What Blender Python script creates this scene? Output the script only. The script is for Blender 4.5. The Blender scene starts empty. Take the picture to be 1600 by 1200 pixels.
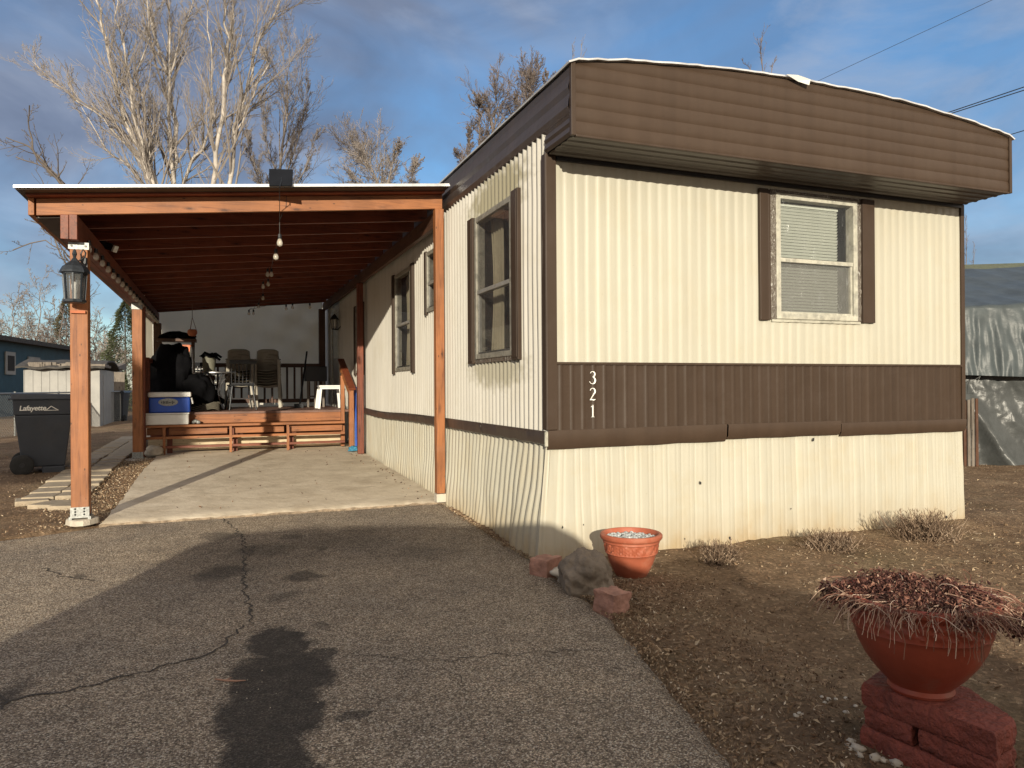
import bpy, math, random
from mathutils import Vector, Matrix, Euler, noise
random.seed(7)
S = bpy.context.scene
rad = math.radians
# ------------------------------------------------------------------ camera
FPX = 1150.0
yaw, pitch, roll = rad(21.6), rad(0.15), rad(0.36)
CAM = Vector((0, 0, 1.3))
_F = Vector((math.sin(yaw), math.cos(yaw), 0)); _R = Vector((math.cos(yaw), -math.sin(yaw), 0)); _U = Vector((0, 0, 1))
F2 = _F*math.cos(pitch)+_U*math.sin(pitch); U2 = _U*math.cos(pitch)-_F*math.sin(pitch)
R3 = _R*math.cos(roll)-U2*math.sin(roll); U3 = U2*math.cos(roll)+_R*math.sin(roll)
cam = bpy.data.cameras.new('camera'); cam.sensor_width = 36; cam.lens = 36*FPX/1600; cam.clip_end = 2000; cam.clip_start = .05
camo = bpy.data.objects.new('camera', cam); S.collection.objects.link(camo)
m3 = Matrix((R3, U3, -F2)).transposed()
camo.matrix_world = Matrix.Translation(CAM) @ m3.to_4x4()
S.camera = camo
def ray(px, py): return F2 + R3*((px-800)/FPX) - U3*((py-600)/FPX)
def on(px, py, ax, v):
    r = ray(px, py); i = 'xyz'.index(ax); return CAM + r*((v-CAM[i])/r[i])
def dep(px, py, D): return CAM + ray(px, py)*D
# ------------------------------------------------------------------ light, sky, exposure
SA, EL = math.atan2(.328, .945), rad(12.2)      # light travels towards (sin SA, cos SA), falling at EL
trav = Vector((math.sin(SA)*math.cos(EL), math.cos(SA)*math.cos(EL), -math.sin(EL)))
sun = bpy.data.lights.new('sun', 'SUN'); sun.energy = 4.3; sun.angle = rad(.5); sun.color = (1, .90, .72)
suno = bpy.data.objects.new('sun', sun); S.collection.objects.link(suno)
suno.rotation_euler = trav.to_track_quat('-Z', 'Y').to_euler()
w = bpy.data.worlds.new('World'); S.world = w; w.use_nodes = True
nt = w.node_tree; nt.nodes.clear()
def nd(nt, t, **k):
    n = nt.nodes.new(t)
    for a, b in k.items():
        if a.startswith('i_'):
            key = a[2:]; key = int(key) if key.isdigit() else key.replace('_', ' ')
            n.inputs[key].default_value = b
        else: setattr(n, a, b)
    return n
def ln(nt, a, b): nt.links.new(a, b)
def ramp(nt, fac, stops):
    r = nt.nodes.new('ShaderNodeValToRGB'); e = r.color_ramp.elements
    while len(e) < len(stops): e.new(.5)
    for el, (p, c) in zip(e, stops):
        el.position = p; el.color = (*c, 1) if len(c) == 3 else c
    ln(nt, fac, r.inputs[0]); return r
def g(v): return (v, v, v)
def mix(nt, fac, a, b, mode='MIX'):
    m = nt.nodes.new('ShaderNodeMix'); m.data_type = 'RGBA'; m.blend_type = mode
    for i, v in ((0, fac), (6, a), (7, b)):
        if hasattr(v, 'links') or isinstance(v, bpy.types.NodeSocket): ln(nt, v, m.inputs[i])
        else: m.inputs[i].default_value = v if i == 0 else (*v, 1)
    return m.outputs[2]
sky = nd(nt, 'ShaderNodeTexSky', sky_type='NISHITA', sun_disc=False, sun_elevation=EL, sun_rotation=math.pi+SA,
         air_density=1.0, dust_density=.1, ozone_density=3.0)
tc = nd(nt, 'ShaderNodeTexCoord')
mp = nd(nt, 'ShaderNodeMapping'); mp.inputs['Scale'].default_value = (1, 1, 1.9); mp.inputs['Location'].default_value = (.35, .1, .22)
ln(nt, tc.outputs['Generated'], mp.inputs[0])
n1 = nd(nt, 'ShaderNodeTexNoise', i_Scale=2.1, i_Detail=8, i_Roughness=.5, i_Distortion=.5); ln(nt, mp.outputs[0], n1.inputs['Vector'])
n2 = nd(nt, 'ShaderNodeTexNoise', i_Scale=3.3, i_Detail=10, i_Roughness=.6, i_Distortion=.4); ln(nt, mp.outputs[0], n2.inputs['Vector'])
cm = ramp(nt, n1.outputs[0], [(.30, g(.15)), (.40, g(.5)), (.55, g(.95))])
wm = ramp(nt, n2.outputs[0], [(.54, g(0)), (.70, g(.55))])
hs = nd(nt, 'ShaderNodeHueSaturation', i_Saturation=1.15, i_Value=1.1); ln(nt, sky.outputs[0], hs.inputs['Color']); cool = hs.outputs[0]
n3 = nd(nt, 'ShaderNodeTexNoise', i_Scale=4.2, i_Detail=9, i_Roughness=.55, i_Distortion=.8); ln(nt, mp.outputs[0], n3.inputs['Vector'])
cc_ = ramp(nt, n3.outputs[0], [(.34, (.92/8, 1.12/8, 1.65/8)), (.52, (1.2/8, 1.45/8, 2.08/8)), (.70, (1.8/8, 2.08/8, 2.75/8))])
cl_ = mix(nt, 1.0, cc_.outputs[0], (8, 8, 8), 'MULTIPLY')
c1 = mix(nt, cm.outputs[0], cool, cl_)
c2 = mix(nt, wm.outputs[0], c1, (2.3, 2.7, 3.5))
sx_n = nd(nt, 'ShaderNodeSeparateXYZ'); ln(nt, tc.outputs['Generated'], sx_n.inputs[0])
# unseen warm bright cloud cover added behind the camera to lift and neutralise shade
bk = nd(nt, 'ShaderNodeMapRange', interpolation_type='SMOOTHSTEP'); ln(nt, sx_n.outputs['Y'], bk.inputs[0])
for i, v in enumerate((.25, -.35, 0, .9)): bk.inputs[i+1].default_value = v
c2 = mix(nt, bk.outputs[0], c2, (6.2, 5.5, 4.7))
bg = nd(nt, 'ShaderNodeBackground', i_Strength=.13); ln(nt, c2, bg.inputs[0])
wo = nd(nt, 'ShaderNodeOutputWorld'); ln(nt, bg.outputs[0], wo.inputs[0])
S.view_settings.view_transform = 'Standard'; S.view_settings.look = 'None'; S.view_settings.gamma = 1
S.view_settings.exposure = .4
# ------------------------------------------------------------------ helpers
ORG = {}
MATS = {}
class MB:
    def __init__(s): s.v = []; s.f = []; s.mi = []; s.cur = 0
    def add(s, vs, fs):
        b = len(s.v); s.v += [tuple(p) for p in vs]; s.f += [tuple(b+i for i in f) for f in fs]; s.mi += [s.cur]*len(fs); return s
    def box(s, x0, x1, y0, y1, z0, z1):
        return s.add([(x, y, z) for z in (z0, z1) for y in (y0, y1) for x in (x0, x1)],
                     [(0, 2, 3, 1), (4, 5, 7, 6), (0, 1, 5, 4), (2, 6, 7, 3), (0, 4, 6, 2), (1, 3, 7, 5)])
    def hexa(s, p):      # 8 points: bottom ring ccw, top ring ccw
        return s.add(p, [(3, 2, 1, 0), (4, 5, 6, 7), (0, 1, 5, 4), (1, 2, 6, 5), (2, 3, 7, 6), (3, 0, 4, 7)])
    def bar(s, a, b, wd, h, up=(0, 0, 1)):
        a, b = Vector(a), Vector(b); d = (b-a).normalized(); u = Vector(up)
        r = d.cross(u)
        if r.length < 1e-4: r = d.cross(Vector((0, 1, 0)))
        r.normalize(); u = r.cross(d); r *= wd/2; u *= h/2
        return s.hexa([a-r-u, a+r-u, b+r-u, b-r-u, a-r+u, a+r+u, b+r+u, b-r+u])
    def tube(s, pts, rs, n=6, cap=True):
        pts = [Vector(p) for p in pts]; k = len(pts)
        if not hasattr(rs, '__len__'): rs = [rs]*k
        t = (pts[1]-pts[0]).normalized(); u = t.cross(Vector((0, 0, 1)))
        if u.length < .1: u = t.cross(Vector((1, 0, 0)))
        u.normalize(); vs = []
        for i, p in enumerate(pts):
            t = (pts[min(i+1, k-1)]-pts[max(i-1, 0)])
            if t.length < 1e-9: t = Vector((0, 0, 1))
            t.normalize(); u = (u-t*u.dot(t)).normalized(); w_ = t.cross(u)
            for j in range(n):
                a = 2*math.pi*j/n; vs.append(p+(u*math.cos(a)+w_*math.sin(a))*rs[i])
        fs = [(i*n+j, i*n+(j+1) % n, (i+1)*n+(j+1) % n, (i+1)*n+j) for i in range(k-1) for j in range(n)]
        if cap: fs += [tuple(range(n))[::-1], tuple(range((k-1)*n, k*n))]
        return s.add(vs, fs)
    def lathe(s, prof, c=(0, 0, 0), n=32, axis='z', fn=None):
        vs = []
        for r, z in prof:
            for j in range(n):
                a = 2*math.pi*j/n; rr = r if fn is None else fn(r, z, a)
                x, y = rr*math.cos(a), rr*math.sin(a)
                p = (x, y, z) if axis == 'z' else ((z, x, y) if axis == 'x' else (x, z, y))
                vs.append((c[0]+p[0], c[1]+p[1], c[2]+p[2]))
        k = len(prof)
        fs = [(i*n+j, i*n+(j+1) % n, (i+1)*n+(j+1) % n, (i+1)*n+j) for i in range(k-1) for j in range(n)]
        if prof[0][0] > 1e-6: fs.append(tuple(range(n))[::-1])
        if prof[-1][0] > 1e-6: fs.append(tuple(range((k-1)*n, k*n)))
        return s.add(vs, fs)
    def grid(s, nu, nv, fn):
        vs = [fn(i/nu, j/nv) for j in range(nv+1) for i in range(nu+1)]
        return s.add(vs, [(j*(nu+1)+i, j*(nu+1)+i+1, (j+1)*(nu+1)+i+1, (j+1)*(nu+1)+i) for j in range(nv) for i in range(nu)])
    def build(s, name, mat, parent=None, org=None, smooth=False, bevel=0, solid=0, recalc=True):
        me = bpy.data.meshes.new(name)
        o_ = Vector(org) if org is not None else (Vector(ORG[parent.name]) if parent else Vector((0, 0, 0)))
        me.from_pydata([tuple(Vector(p)-o_) for p in s.v], [], s.f)
        for m in (mat if isinstance(mat, (list, tuple)) else [mat]): me.materials.append(MATS[m])
        if any(s.mi): me.polygons.foreach_set('material_index', s.mi)
        if recalc and len(s.v) < 60000:
            import bmesh
            bm = bmesh.new(); bm.from_mesh(me); bmesh.ops.recalc_face_normals(bm, faces=bm.faces); bm.to_mesh(me); bm.free()
        if smooth:
            me.polygons.foreach_set('use_smooth', [True]*len(me.polygons))
            if smooth != 'all':
                try: me.set_sharp_from_angle(angle=rad(38))
                except Exception: pass
        me.update()
        o = bpy.data.objects.new(name, me); S.collection.objects.link(o)
        if parent: o.parent = parent; ORG[o.name] = o_
        else: o.location = o_; ORG[o.name] = o_
        if solid:
            q = o.modifiers.new('Solidify', 'SOLIDIFY'); q.thickness = solid; q.offset = 0
        if bevel:
            q = o.modifiers.new('Bevel', 'BEVEL'); q.width = bevel; q.segments = 2; q.limit_method = 'ANGLE'; q.angle_limit = rad(40)
        return o
def tag(o, label=None, cat=None, group=None, kind=None):
    if label: o['label'] = label
    if cat: o['category'] = cat
    if group: o['group'] = group
    if kind: o['kind'] = kind
    return o
def thing(name, label, cat, loc=(0, 0, 0), group=None):
    o = bpy.data.objects.new(name, None); S.collection.objects.link(o); o.location = loc; o.empty_display_size = .1
    ORG[o.name] = Vector(loc); return tag(o, label, cat, group)
def copy_tree(o, parent=None):
    c = o.copy(); S.collection.objects.link(c); c.parent = parent
    for ch in [x for x in bpy.data.objects if x.parent == o]: copy_tree(ch, c)
    return c
def nz(x, y, z=0, s=1): return noise.noise(Vector((x*s, y*s, z*s)))
# ------------------------------------------------------------------ materials
def newmat(name):
    m = bpy.data.materials.new(name); m.use_nodes = True; n = m.node_tree; MATS[name] = m
    b = n.nodes['Principled BSDF']; return m, n, b
def coords(n, scale=(1, 1, 1), rot=(0, 0, 0)):
    t = nd(n, 'ShaderNodeTexCoord'); q = nd(n, 'ShaderNodeMapping'); q.inputs['Scale'].default_value = scale; q.inputs['Rotation'].default_value = rot
    ln(n, t.outputs['Object'], q.inputs[0]); return q.outputs[0]
def tnoise(n, co, sc, det=4, ro=.55, dist=0):
    t = nd(n, 'ShaderNodeTexNoise', i_Scale=sc, i_Detail=det, i_Roughness=ro, i_Distortion=dist); ln(n, co, t.inputs['Vector']); return t.outputs[0]
def bump(n, b, h, st, dist=.01):
    q = nd(n, 'ShaderNodeBump', i_Strength=st, i_Distance=dist); ln(n, h, q.inputs['Height'])
    if b.inputs['Normal'].is_linked:
        ln(n, b.inputs['Normal'].links[0].from_socket, q.inputs['Normal'])
    ln(n, q.outputs[0], b.inputs['Normal'])
def low_spec(*names):
    for q in names: MATS[q].node_tree.nodes['Principled BSDF'].inputs['Specular IOR Level'].default_value = .28
def simple(name, col, rough=.6, var=.2, sc=6, bst=.15, bsc=60, metal=0, spec=.5, dirt=0, dcol=(.12, .09, .06), dsc=3, sca=(1, 1, 1), bd=.004, alpha=1, trans=0, coat=0):
    m, n, b = newmat(name); co = coords(n, sca)
    a = tnoise(n, co, sc, 6)
    r = ramp(n, a, [(.3, tuple(c*(1-var) for c in col)), (.7, tuple(min(1, c*(1+var)) for c in col))])
    c = r.outputs[0]
    if dirt:
        d = tnoise(n, co, dsc, 8, .65); dm = ramp(n, d, [(.5, g(0)), (.72, g(dirt))]); c = mix(n, dm.outputs[0], c, dcol)
    ln(n, c, b.inputs['Base Color'])
    b.inputs['Roughness'].default_value = rough; b.inputs['Metallic'].default_value = metal
    b.inputs['Specular IOR Level'].default_value = spec
    if bst: bump(n, b, tnoise(n, co, bsc, 3), bst, bd)
    if alpha < 1: b.inputs['Alpha'].default_value = alpha
    if trans: b.inputs['Transmission Weight'].default_value = trans
    if coat: b.inputs['Coat Weight'].default_value = coat
    return m
def wood(name, col, dark, axis, rough=.6, knots=True):
    m, n, b = newmat(name)
    st = {'x': (1.2, 22, 22), 'y': (22, 1.2, 22), 'z': (22, 22, 1.2)}[axis]
    co = coords(n, st); a = tnoise(n, co, 1.6, 6, .6, 1.2)
    c = ramp(n, a, [(.28, dark), (.5, col), (.75, tuple(min(1, x*1.25) for x in col))]).outputs[0]
    big = tnoise(n, coords(n), 2.2, 3); c = mix(n, .75, c, ramp(n, big, [(.35, g(.62)), (.65, g(1.0))]).outputs[0], 'MULTIPLY')
    if knots:
        ks = {'x': (2.6, 9, 9), 'y': (9, 2.6, 9), 'z': (9, 9, 2.6)}[axis]
        vo = nd(n, 'ShaderNodeTexVoronoi', i_Scale=1.0); ln(n, coords(n, ks), vo.inputs['Vector'])
        km = ramp(n, vo.outputs['Distance'], [(.05, g(.9)), (.10, g(.45)), (.2, g(0))]); c = mix(n, km.outputs[0], c, tuple(x*.35 for x in dark))
        ks2 = {'x': (7, 16, 16), 'y': (16, 7, 16), 'z': (16, 16, 7)}[axis]
        v2 = nd(n, 'ShaderNodeTexVoronoi', i_Scale=1.0); ln(n, coords(n, ks2), v2.inputs['Vector']); c = mix(n, ramp(n, v2.outputs['Distance'], [(.07, g(.8)), (.10, g(0))]).outputs[0], c, tuple(x*.15 for x in dark))
        wt = tnoise(n, coords(n), 5, 7, .7); c = mix(n, ramp(n, wt, [(.52, g(0)), (.75, g(.45))]).outputs[0], c, tuple(min(1, x*.9+.05) for x in col))
    ln(n, c, b.inputs['Base Color']); b.inputs['Roughness'].default_value = rough
    bump(n, b, a, .35, .004); return m
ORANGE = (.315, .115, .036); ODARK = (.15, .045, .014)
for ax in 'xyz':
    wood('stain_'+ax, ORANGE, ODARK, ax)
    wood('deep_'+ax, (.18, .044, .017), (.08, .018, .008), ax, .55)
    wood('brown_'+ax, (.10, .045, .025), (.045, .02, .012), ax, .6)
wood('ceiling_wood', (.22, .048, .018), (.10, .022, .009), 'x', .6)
wood('deckgrey', (.20, .10, .07), (.09, .045, .03), 'x', .6)
wood('palewood', (.62, .50, .33), (.38, .28, .17), 'x', .7)
wood('greywood', (.20, .17, .14), (.09, .075, .06), 'z', .8)
def siding(name, col, rough, dirtcol, dirt, streak, bst=.05, marks=()):
    m, n, b = newmat(name)
    st = tnoise(n, coords(n, (9, 9, .35)), 1.3, 6, .6)
    c = ramp(n, st, [(.3, tuple(x*(1-streak) for x in col)), (.7, tuple(min(1, x*(1+streak*.35)) for x in col))]).outputs[0]
    d = tnoise(n, coords(n), 2.4, 9, .7); c = mix(n, ramp(n, d, [(.48, g(0)), (.78, g(dirt))]).outputs[0], c, dirtcol)
    sp = nd(n, 'ShaderNodeTexVoronoi', i_Scale=9); ln(n, coords(n), sp.inputs['Vector'])
    c = mix(n, ramp(n, sp.outputs['Distance'], [(.018, g(.5)), (.03, g(0))]).outputs[0], c, tuple(x*.3 for x in col))
    for (cen, rx, rz, mc, amt) in marks:           # weathered caulk stains round the windows
        cc = nd(n, 'ShaderNodeMapping'); cc.vector_type = 'POINT'
        cc.inputs['Location'].default_value = tuple(-p*q for p, q in zip(cen, (rx, rx, rz))); cc.inputs['Scale'].default_value = (rx, rx, rz)
        t = nd(n, 'ShaderNodeTexCoord'); nn = nd(n, 'ShaderNodeTexNoise', i_Scale=14, i_Detail=5); ln(n, t.outputs['Object'], nn.inputs['Vector'])
        ln(n, t.outputs['Object'], cc.inputs[0])
        le = nd(n, 'ShaderNodeVectorMath', operation='LENGTH'); ln(n, cc.outputs[0], le.inputs[0])
        ad = nd(n, 'ShaderNodeMath', operation='ADD'); ln(n, le.outputs['Value'], ad.inputs[0]); ln(n, nn.outputs[0], ad.inputs[1])
        c = mix(n, ramp(n, ad.outputs[0], [(.95, g(amt)), (1.0, g(0))]).outputs[0] if False else
                ramp(n, mathn(n, 'MULTIPLY', ad.outputs[0], .5), [(.50, g(amt)), (.74, g(0))]).outputs[0], c, mc)
    if name == 'cream_skirt':       # yellowed mud splash along the foot
        t = nd(n, 'ShaderNodeTexCoord'); sp_ = nd(n, 'ShaderNodeSeparateXYZ'); ln(n, t.outputs['Object'], sp_.inputs[0])
        hz = mathn(n, 'ADD', sp_.outputs['Z'], mathn(n, 'MULTIPLY', tnoise(n, coords(n, (1, 1, .5)), 5, 8, .7), -.42))
        c = mix(n, ramp(n, mathn(n, 'ADD', hz, .3), [(.08, g(.75)), (.22, g(.28)), (.42, g(0))]).outputs[0], c, (.33, .235, .12))
    ln(n, c, b.inputs['Base Color']); b.inputs['Roughness'].default_value = rough
    bump(n, b, tnoise(n, coords(n), 7, 3), bst, .03); bump(n, b, tnoise(n, coords(n), 2.2, 2), bst*2.5, .06); return m
def mathn(n, op, a, v):
    q = nd(n, 'ShaderNodeMath', operation=op); ln(n, a, q.inputs[0])
    if isinstance(v, bpy.types.NodeSocket): ln(n, v, q.inputs[1])
    else: q.inputs[1].default_value = v
    return q.outputs[0]
CREAM = (.455, .436, .358)
siding('cream_front', CREAM, .45, (.42, .34, .2), .25, .10)
siding('cream_side', (.50, .48, .43), .42, (.35, .30, .2), .3, .12,
       marks=[((-2.2, -6.03, 2.95), 1.1, 3.6, (.17, .15, .08), .8), ((-2.2, -6.0, 1.44), 1.15, 5.0, (.20, .18, .11), .65)])
siding('cream_skirt', (.455, .435, .358), .5, (.40, .30, .14), .35, .12)
siding('brown_metal', (.050, .032, .021), .5, (.07, .05, .04), .5, .18, .08)
siding('brown_fascia', (.056, .036, .024), .48, (.08, .056, .04), .35, .12, .1)
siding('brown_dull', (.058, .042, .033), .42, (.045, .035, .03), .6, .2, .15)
simple('alu', (.55, .54, .50), .4, .15, 20, .1, 90, .6, dirt=.5, dcol=(.25, .23, .19))
simple('roof_coat', (.62, .63, .64), .35, .15, 8, .3, 30, .3, dirt=.4)
simple('window_white', (.44, .425, .35), .45, .2, 15, .2, 90, dirt=.8, dcol=(.15, .145, .12), dsc=14)
simple('window_grey', (.27, .255, .21), .5, .25, 15, .2, 90, dirt=.8, dcol=(.09, .085, .07), dsc=14)
simple('blind', (.52, .56, .49), .5, .05, 4, 0)
simple('curtain', (.45, .40, .28), .8, .2, 4, .1)
simple('interior_dark', (.025, .022, .02), .9, .2, 3, 0)
simple('white_number', (.85, .84, .78), .4, .04, 4, 0)
simple('black_iron', (.025, .027, .03), .45, .3, 30, .2, 120, .5)
simple('solar_black', (.008, .009, .012), .7, .2, 8, .05, 60, spec=.15)
simple('black_plastic', (.018, .019, .022), .4, .2, 8, .08, 60)
simple('cart_plastic', (.035, .042, .055), .45, .15, 4, .25, 200, dirt=.25, dcol=(.09, .08, .07))
simple('rubber', (.02, .02, .02), .8, .3, 20, .3, 100)
simple('galv', (.30, .31, .30), .5, .3, 60, .2, 120, .5)
simple('cooler_blue', (.012, .075, .45), .35, .1, 5, .03)
simple('white_plastic', (.75, .75, .72), .4, .06, 5, .03, dirt=.15)
simple('taupe_plastic', (.50, .46, .38), .5, .12, 5, .1, dirt=.3)
simple('black_cloth', (.004, .004, .005), .9, .4, 6, .35, 12, spec=.1, bd=.02)
simple('grey_cloth', (.006, .006, .007), .9, .4, 6, .3, 12, spec=.1, bd=.02)
simple('olive', (.14, .135, .10), .6, .2, 6, .2)
simple('steel', (.45, .45, .46), .3, .15, 10, 0, 60, .9)
simple('orange_box', (.6, .16, .05), .5, .5, 12, 0)
simple('white_tarp', (.85, .83, .77), .55, .08, 3, .4, 5, bd=.05)
simple('silver_tarp', (.060, .064, .064), .36, .25, 3, .35, 9, .0, bd=.03, dirt=.3, dcol=(.10, .11, .11), dsc=2)
simple('grey_tarp', (.058, .070, .074), .42, .2, 4, .25, 9, .0, bd=.03, dirt=.25, dcol=(.1, .11, .11))
simple('green_roof', (.12, .13, .075), .85, .4, 14, .8, 40, dirt=.4)
simple('terracotta', (.34, .09, .045), .6, .2, 7, .3, 45, dirt=.45, dcol=(.36, .20, .14), dsc=7)
simple('dark_terracotta', (.30, .058, .03), .45, .2, 5, .35, 40, dirt=.8, dcol=(.22, .13, .10), dsc=4)
simple('red_block', (.21, .050, .032), .8, .3, 14, .9, 50, bd=.02, dirt=.75, dcol=(.115, .045, .034), dsc=9)
simple('pink_stone', (.36, .19, .14), .85, .35, 9, 1, 28, bd=.012, dirt=.5, dcol=(.2, .12, .1), dsc=6)
simple('grey_boulder', (.20, .16, .12), .85, .4, 5, 1, 26, bd=.014, dirt=.6, dcol=(.06, .055, .05), dsc=3)
simple('white_stone', (.50, .45, .37), .8, .3, 9, .6, 40)
simple('gravel_mix', (.36, .38, .38), .8, .8, 60, 1, 60, bd=.01)
simple('concrete_block', (.36, .30, .22), .9, .22, 8, .8, 70, bd=.006, dirt=.4, dcol=(.22, .16, .1), dsc=5)
simple('dirty_edge', (.26, .20, .14), .95, .5, 18, 1, 60, bd=.01, dirt=.7, dcol=(.10, .07, .045), dsc=12)
simple('post_conc', (.5, .45, .37), .9, .2, 8, .8, 70, bd=.006)
simple('bark_twig', (.235, .205, .18), .9, .3, 3, 0)
simple('bark_light', (.40, .36, .315), .85, .35, 3, .5, 8, bd=.02)
simple('bark_grey', (.22, .19, .17), .9, .35, 3, .4, 8, bd=.02)
simple('bark_red', (.155, .125, .11), .9, .35, 3, .3, 8, bd=.02)
simple('bark_dark', (.12, .10, .085), .9, .35, 3, .3, 8, bd=.02)
simple('evergreen', (.045, .055, .022), .8, .5, 1.5, 0)
simple('evergreen_brown', (.10, .085, .045), .8, .5, 1.5, 0)
simple('dry_stem', (.50, .38, .28), .8, .35, 12, 0)
simple('dry_leaf', (.15, .055, .04), .8, .6, 25, 0)
simple('bush_dry', (.34, .24, .17), .85, .4, 12, 0)
simple('litter_tan', (.42, .32, .2), .85, .5, 9, 0)
simple('litter_dark', (.13, .07, .04), .9, .6, 9, 0)
simple('litter_pale', (.62, .53, .40), .8, .4, 9, 0)
simple('blue_paint', (.018, .06, .09), .6, .25, 3, .2, dirt=.3, dcol=(.02, .05, .07))
simple('white_paint', (.30, .295, .28), .6, .15, 3, .2, dirt=.3, dcol=(.3, .28, .24))
simple('dark_shingle', (.06, .055, .05), .85, .4, 10, .6, 30)
simple('wire', (.02, .02, .02), .6, .1, 5, 0)
simple('blue_thing', (.03, .09, .4), .4, .2, 8, 0)
simple('teal_cloth', (.04, .2, .32), .6, .4, 12, .4)
simple('suv_paint', (.12, .13, .14), .25, .05, 3, 0, 10, .5, coat=.8)
simple('crack', (.05, .042, .034), .95, .4, 30, .5, 80)
simple('hose', (.10, .09, .07), .6, .3, 8, 0)
simple('leather', (.4, .12, .05), .7, .3, 8, 0)
low_spec('brown_metal', 'brown_fascia', 'silver_tarp', 'grey_tarp')
for nm_, tr_ in (('white_tarp', (.95, .92, .82)), ('taupe_plastic', (.30, .27, .21))):
    n = MATS[nm_].node_tree; b = n.nodes['Principled BSDF']; o_ = [x for x in n.nodes if x.type == 'OUTPUT_MATERIAL'][0]
    tl = nd(n, 'ShaderNodeBsdfTranslucent'); tl.inputs[0].default_value = (*tr_, 1); ad = nd(n, 'ShaderNodeMixShader', i_0=.62 if nm_ == 'white_tarp' else .3)
    ln(n, b.outputs[0], ad.inputs[1]); ln(n, tl.outputs[0], ad.inputs[2]); ln(n, ad.outputs[0], o_.inputs[0])
def island(name, stops, rough=.85):
    m, n, b = newmat(name); ge = nd(n, 'ShaderNodeNewGeometry'); rr_ = ramp(n, ge.outputs['Random Per Island'], stops); ln(n, rr_.outputs[0], b.inputs['Base Color']); b.inputs['Roughness'].default_value = rough; b.inputs['Specular IOR Level'].default_value = .25
island('litter_mix', [(0, (.10, .055, .032)), (.35, (.20, .12, .07)), (.65, (.34, .24, .15)), (.88, (.50, .39, .26)), (1, (.72, .62, .48))])
island('litter_dark', [(0, (.055, .03, .018)), (.5, (.13, .075, .045)), (.85, (.22, .14, .085)), (1, (.36, .25, .16))])
island('litter_tan', [(0, (.16, .10, .06)), (.5, (.30, .21, .13)), (.9, (.46, .35, .23)), (1, (.6, .5, .36))])
island('dry_leaf', [(0, (.03, .012, .010)), (.45, (.085, .034, .028)), (.8, (.17, .075, .055)), (.95, (.30, .17, .12)), (1, (.5, .37, .28))])
island('dry_stem', [(0, (.12, .05, .035)), (.45, (.25, .13, .09)), (.8, (.42, .28, .20)), (1, (.66, .52, .41))])
island('bush_dry', [(0, (.07, .045, .03)), (.5, (.18, .125, .085)), (.85, (.30, .22, .155)), (1, (.46, .36, .27))])
def glassy(name, col, al, rough=.03, wr=0):
    m, n, b = newmat(name); b.inputs['Base Color'].default_value = (*col, 1); b.inputs['Roughness'].default_value = rough
    b.inputs['Alpha'].default_value = al; b.inputs['Specular IOR Level'].default_value = .8
    if wr:
        bump(n, b, tnoise(n, coords(n, (1, 1, .3)), 9, 5, .6, 2.5), wr, .03)
        st = tnoise(n, coords(n, (1, 1, .25)), 16, 6, .6, 3); r = ramp(n, st, [(.58, g(al)), (.74, g(min(1, al+.22)))]); ln(n, r.outputs[0], b.inputs['Alpha'])
    return m
glassy('glass', (.03, .03, .032), .5); glassy('film', (.5, .53, .55), .05, .10, .7)
glassy('film_dark', (.12, .12, .12), .10, .1, .8)
glassy('screen', (.20, .20, .18), .26, .8); glassy('glass_clear', (.03, .03, .032), .12); glassy('lantern_glass', (.16, .17, .17), .38, .1)
glassy('bulb_glass', (.7, .65, .55), .45, .05)
# silvery glue residue band around the windows
m, n, b = newmat('crinkle'); a = tnoise(n, coords(n, (1, 1, .45)), 40, 6, .7, 1.5)
c = ramp(n, a, [(.42, (.09, .07, .055)), (.6, (.20, .18, .15)), (.70, (.75, .75, .72))]).outputs[0]; ln(n, c, b.inputs['Base Color']); b.inputs['Roughness'].default_value = .25; bump(n, b, a, .8, .02)
# house number plates etc done; concrete slab
m, n, b = newmat('concrete'); co = coords(n)
a = tnoise(n, co, 3, 8, .65); c = ramp(n, a, [(.3, (.56, .47, .345)), (.6, (.74, .645, .50)), (.8, (.80, .72, .58))]).outputs[0]
d = tnoise(n, co, 1.3, 8, .7, .6); c = mix(n, ramp(n, d, [(.5, g(0)), (.75, g(.5))]).outputs[0], c, (.26, .20, .13))
f_ = tnoise(n, co, 120, 3, .6); c = mix(n, .45, c, ramp(n, f_, [(.3, g(.6)), (.7, g(1.1))]).outputs[0], 'MULTIPLY')
ln(n, c, b.inputs['Base Color']); b.inputs['Roughness'].default_value = .9; bump(n, b, f_, .5, .004); bump(n, b, tnoise(n, co, 14, 5), .5, .02)
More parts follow.
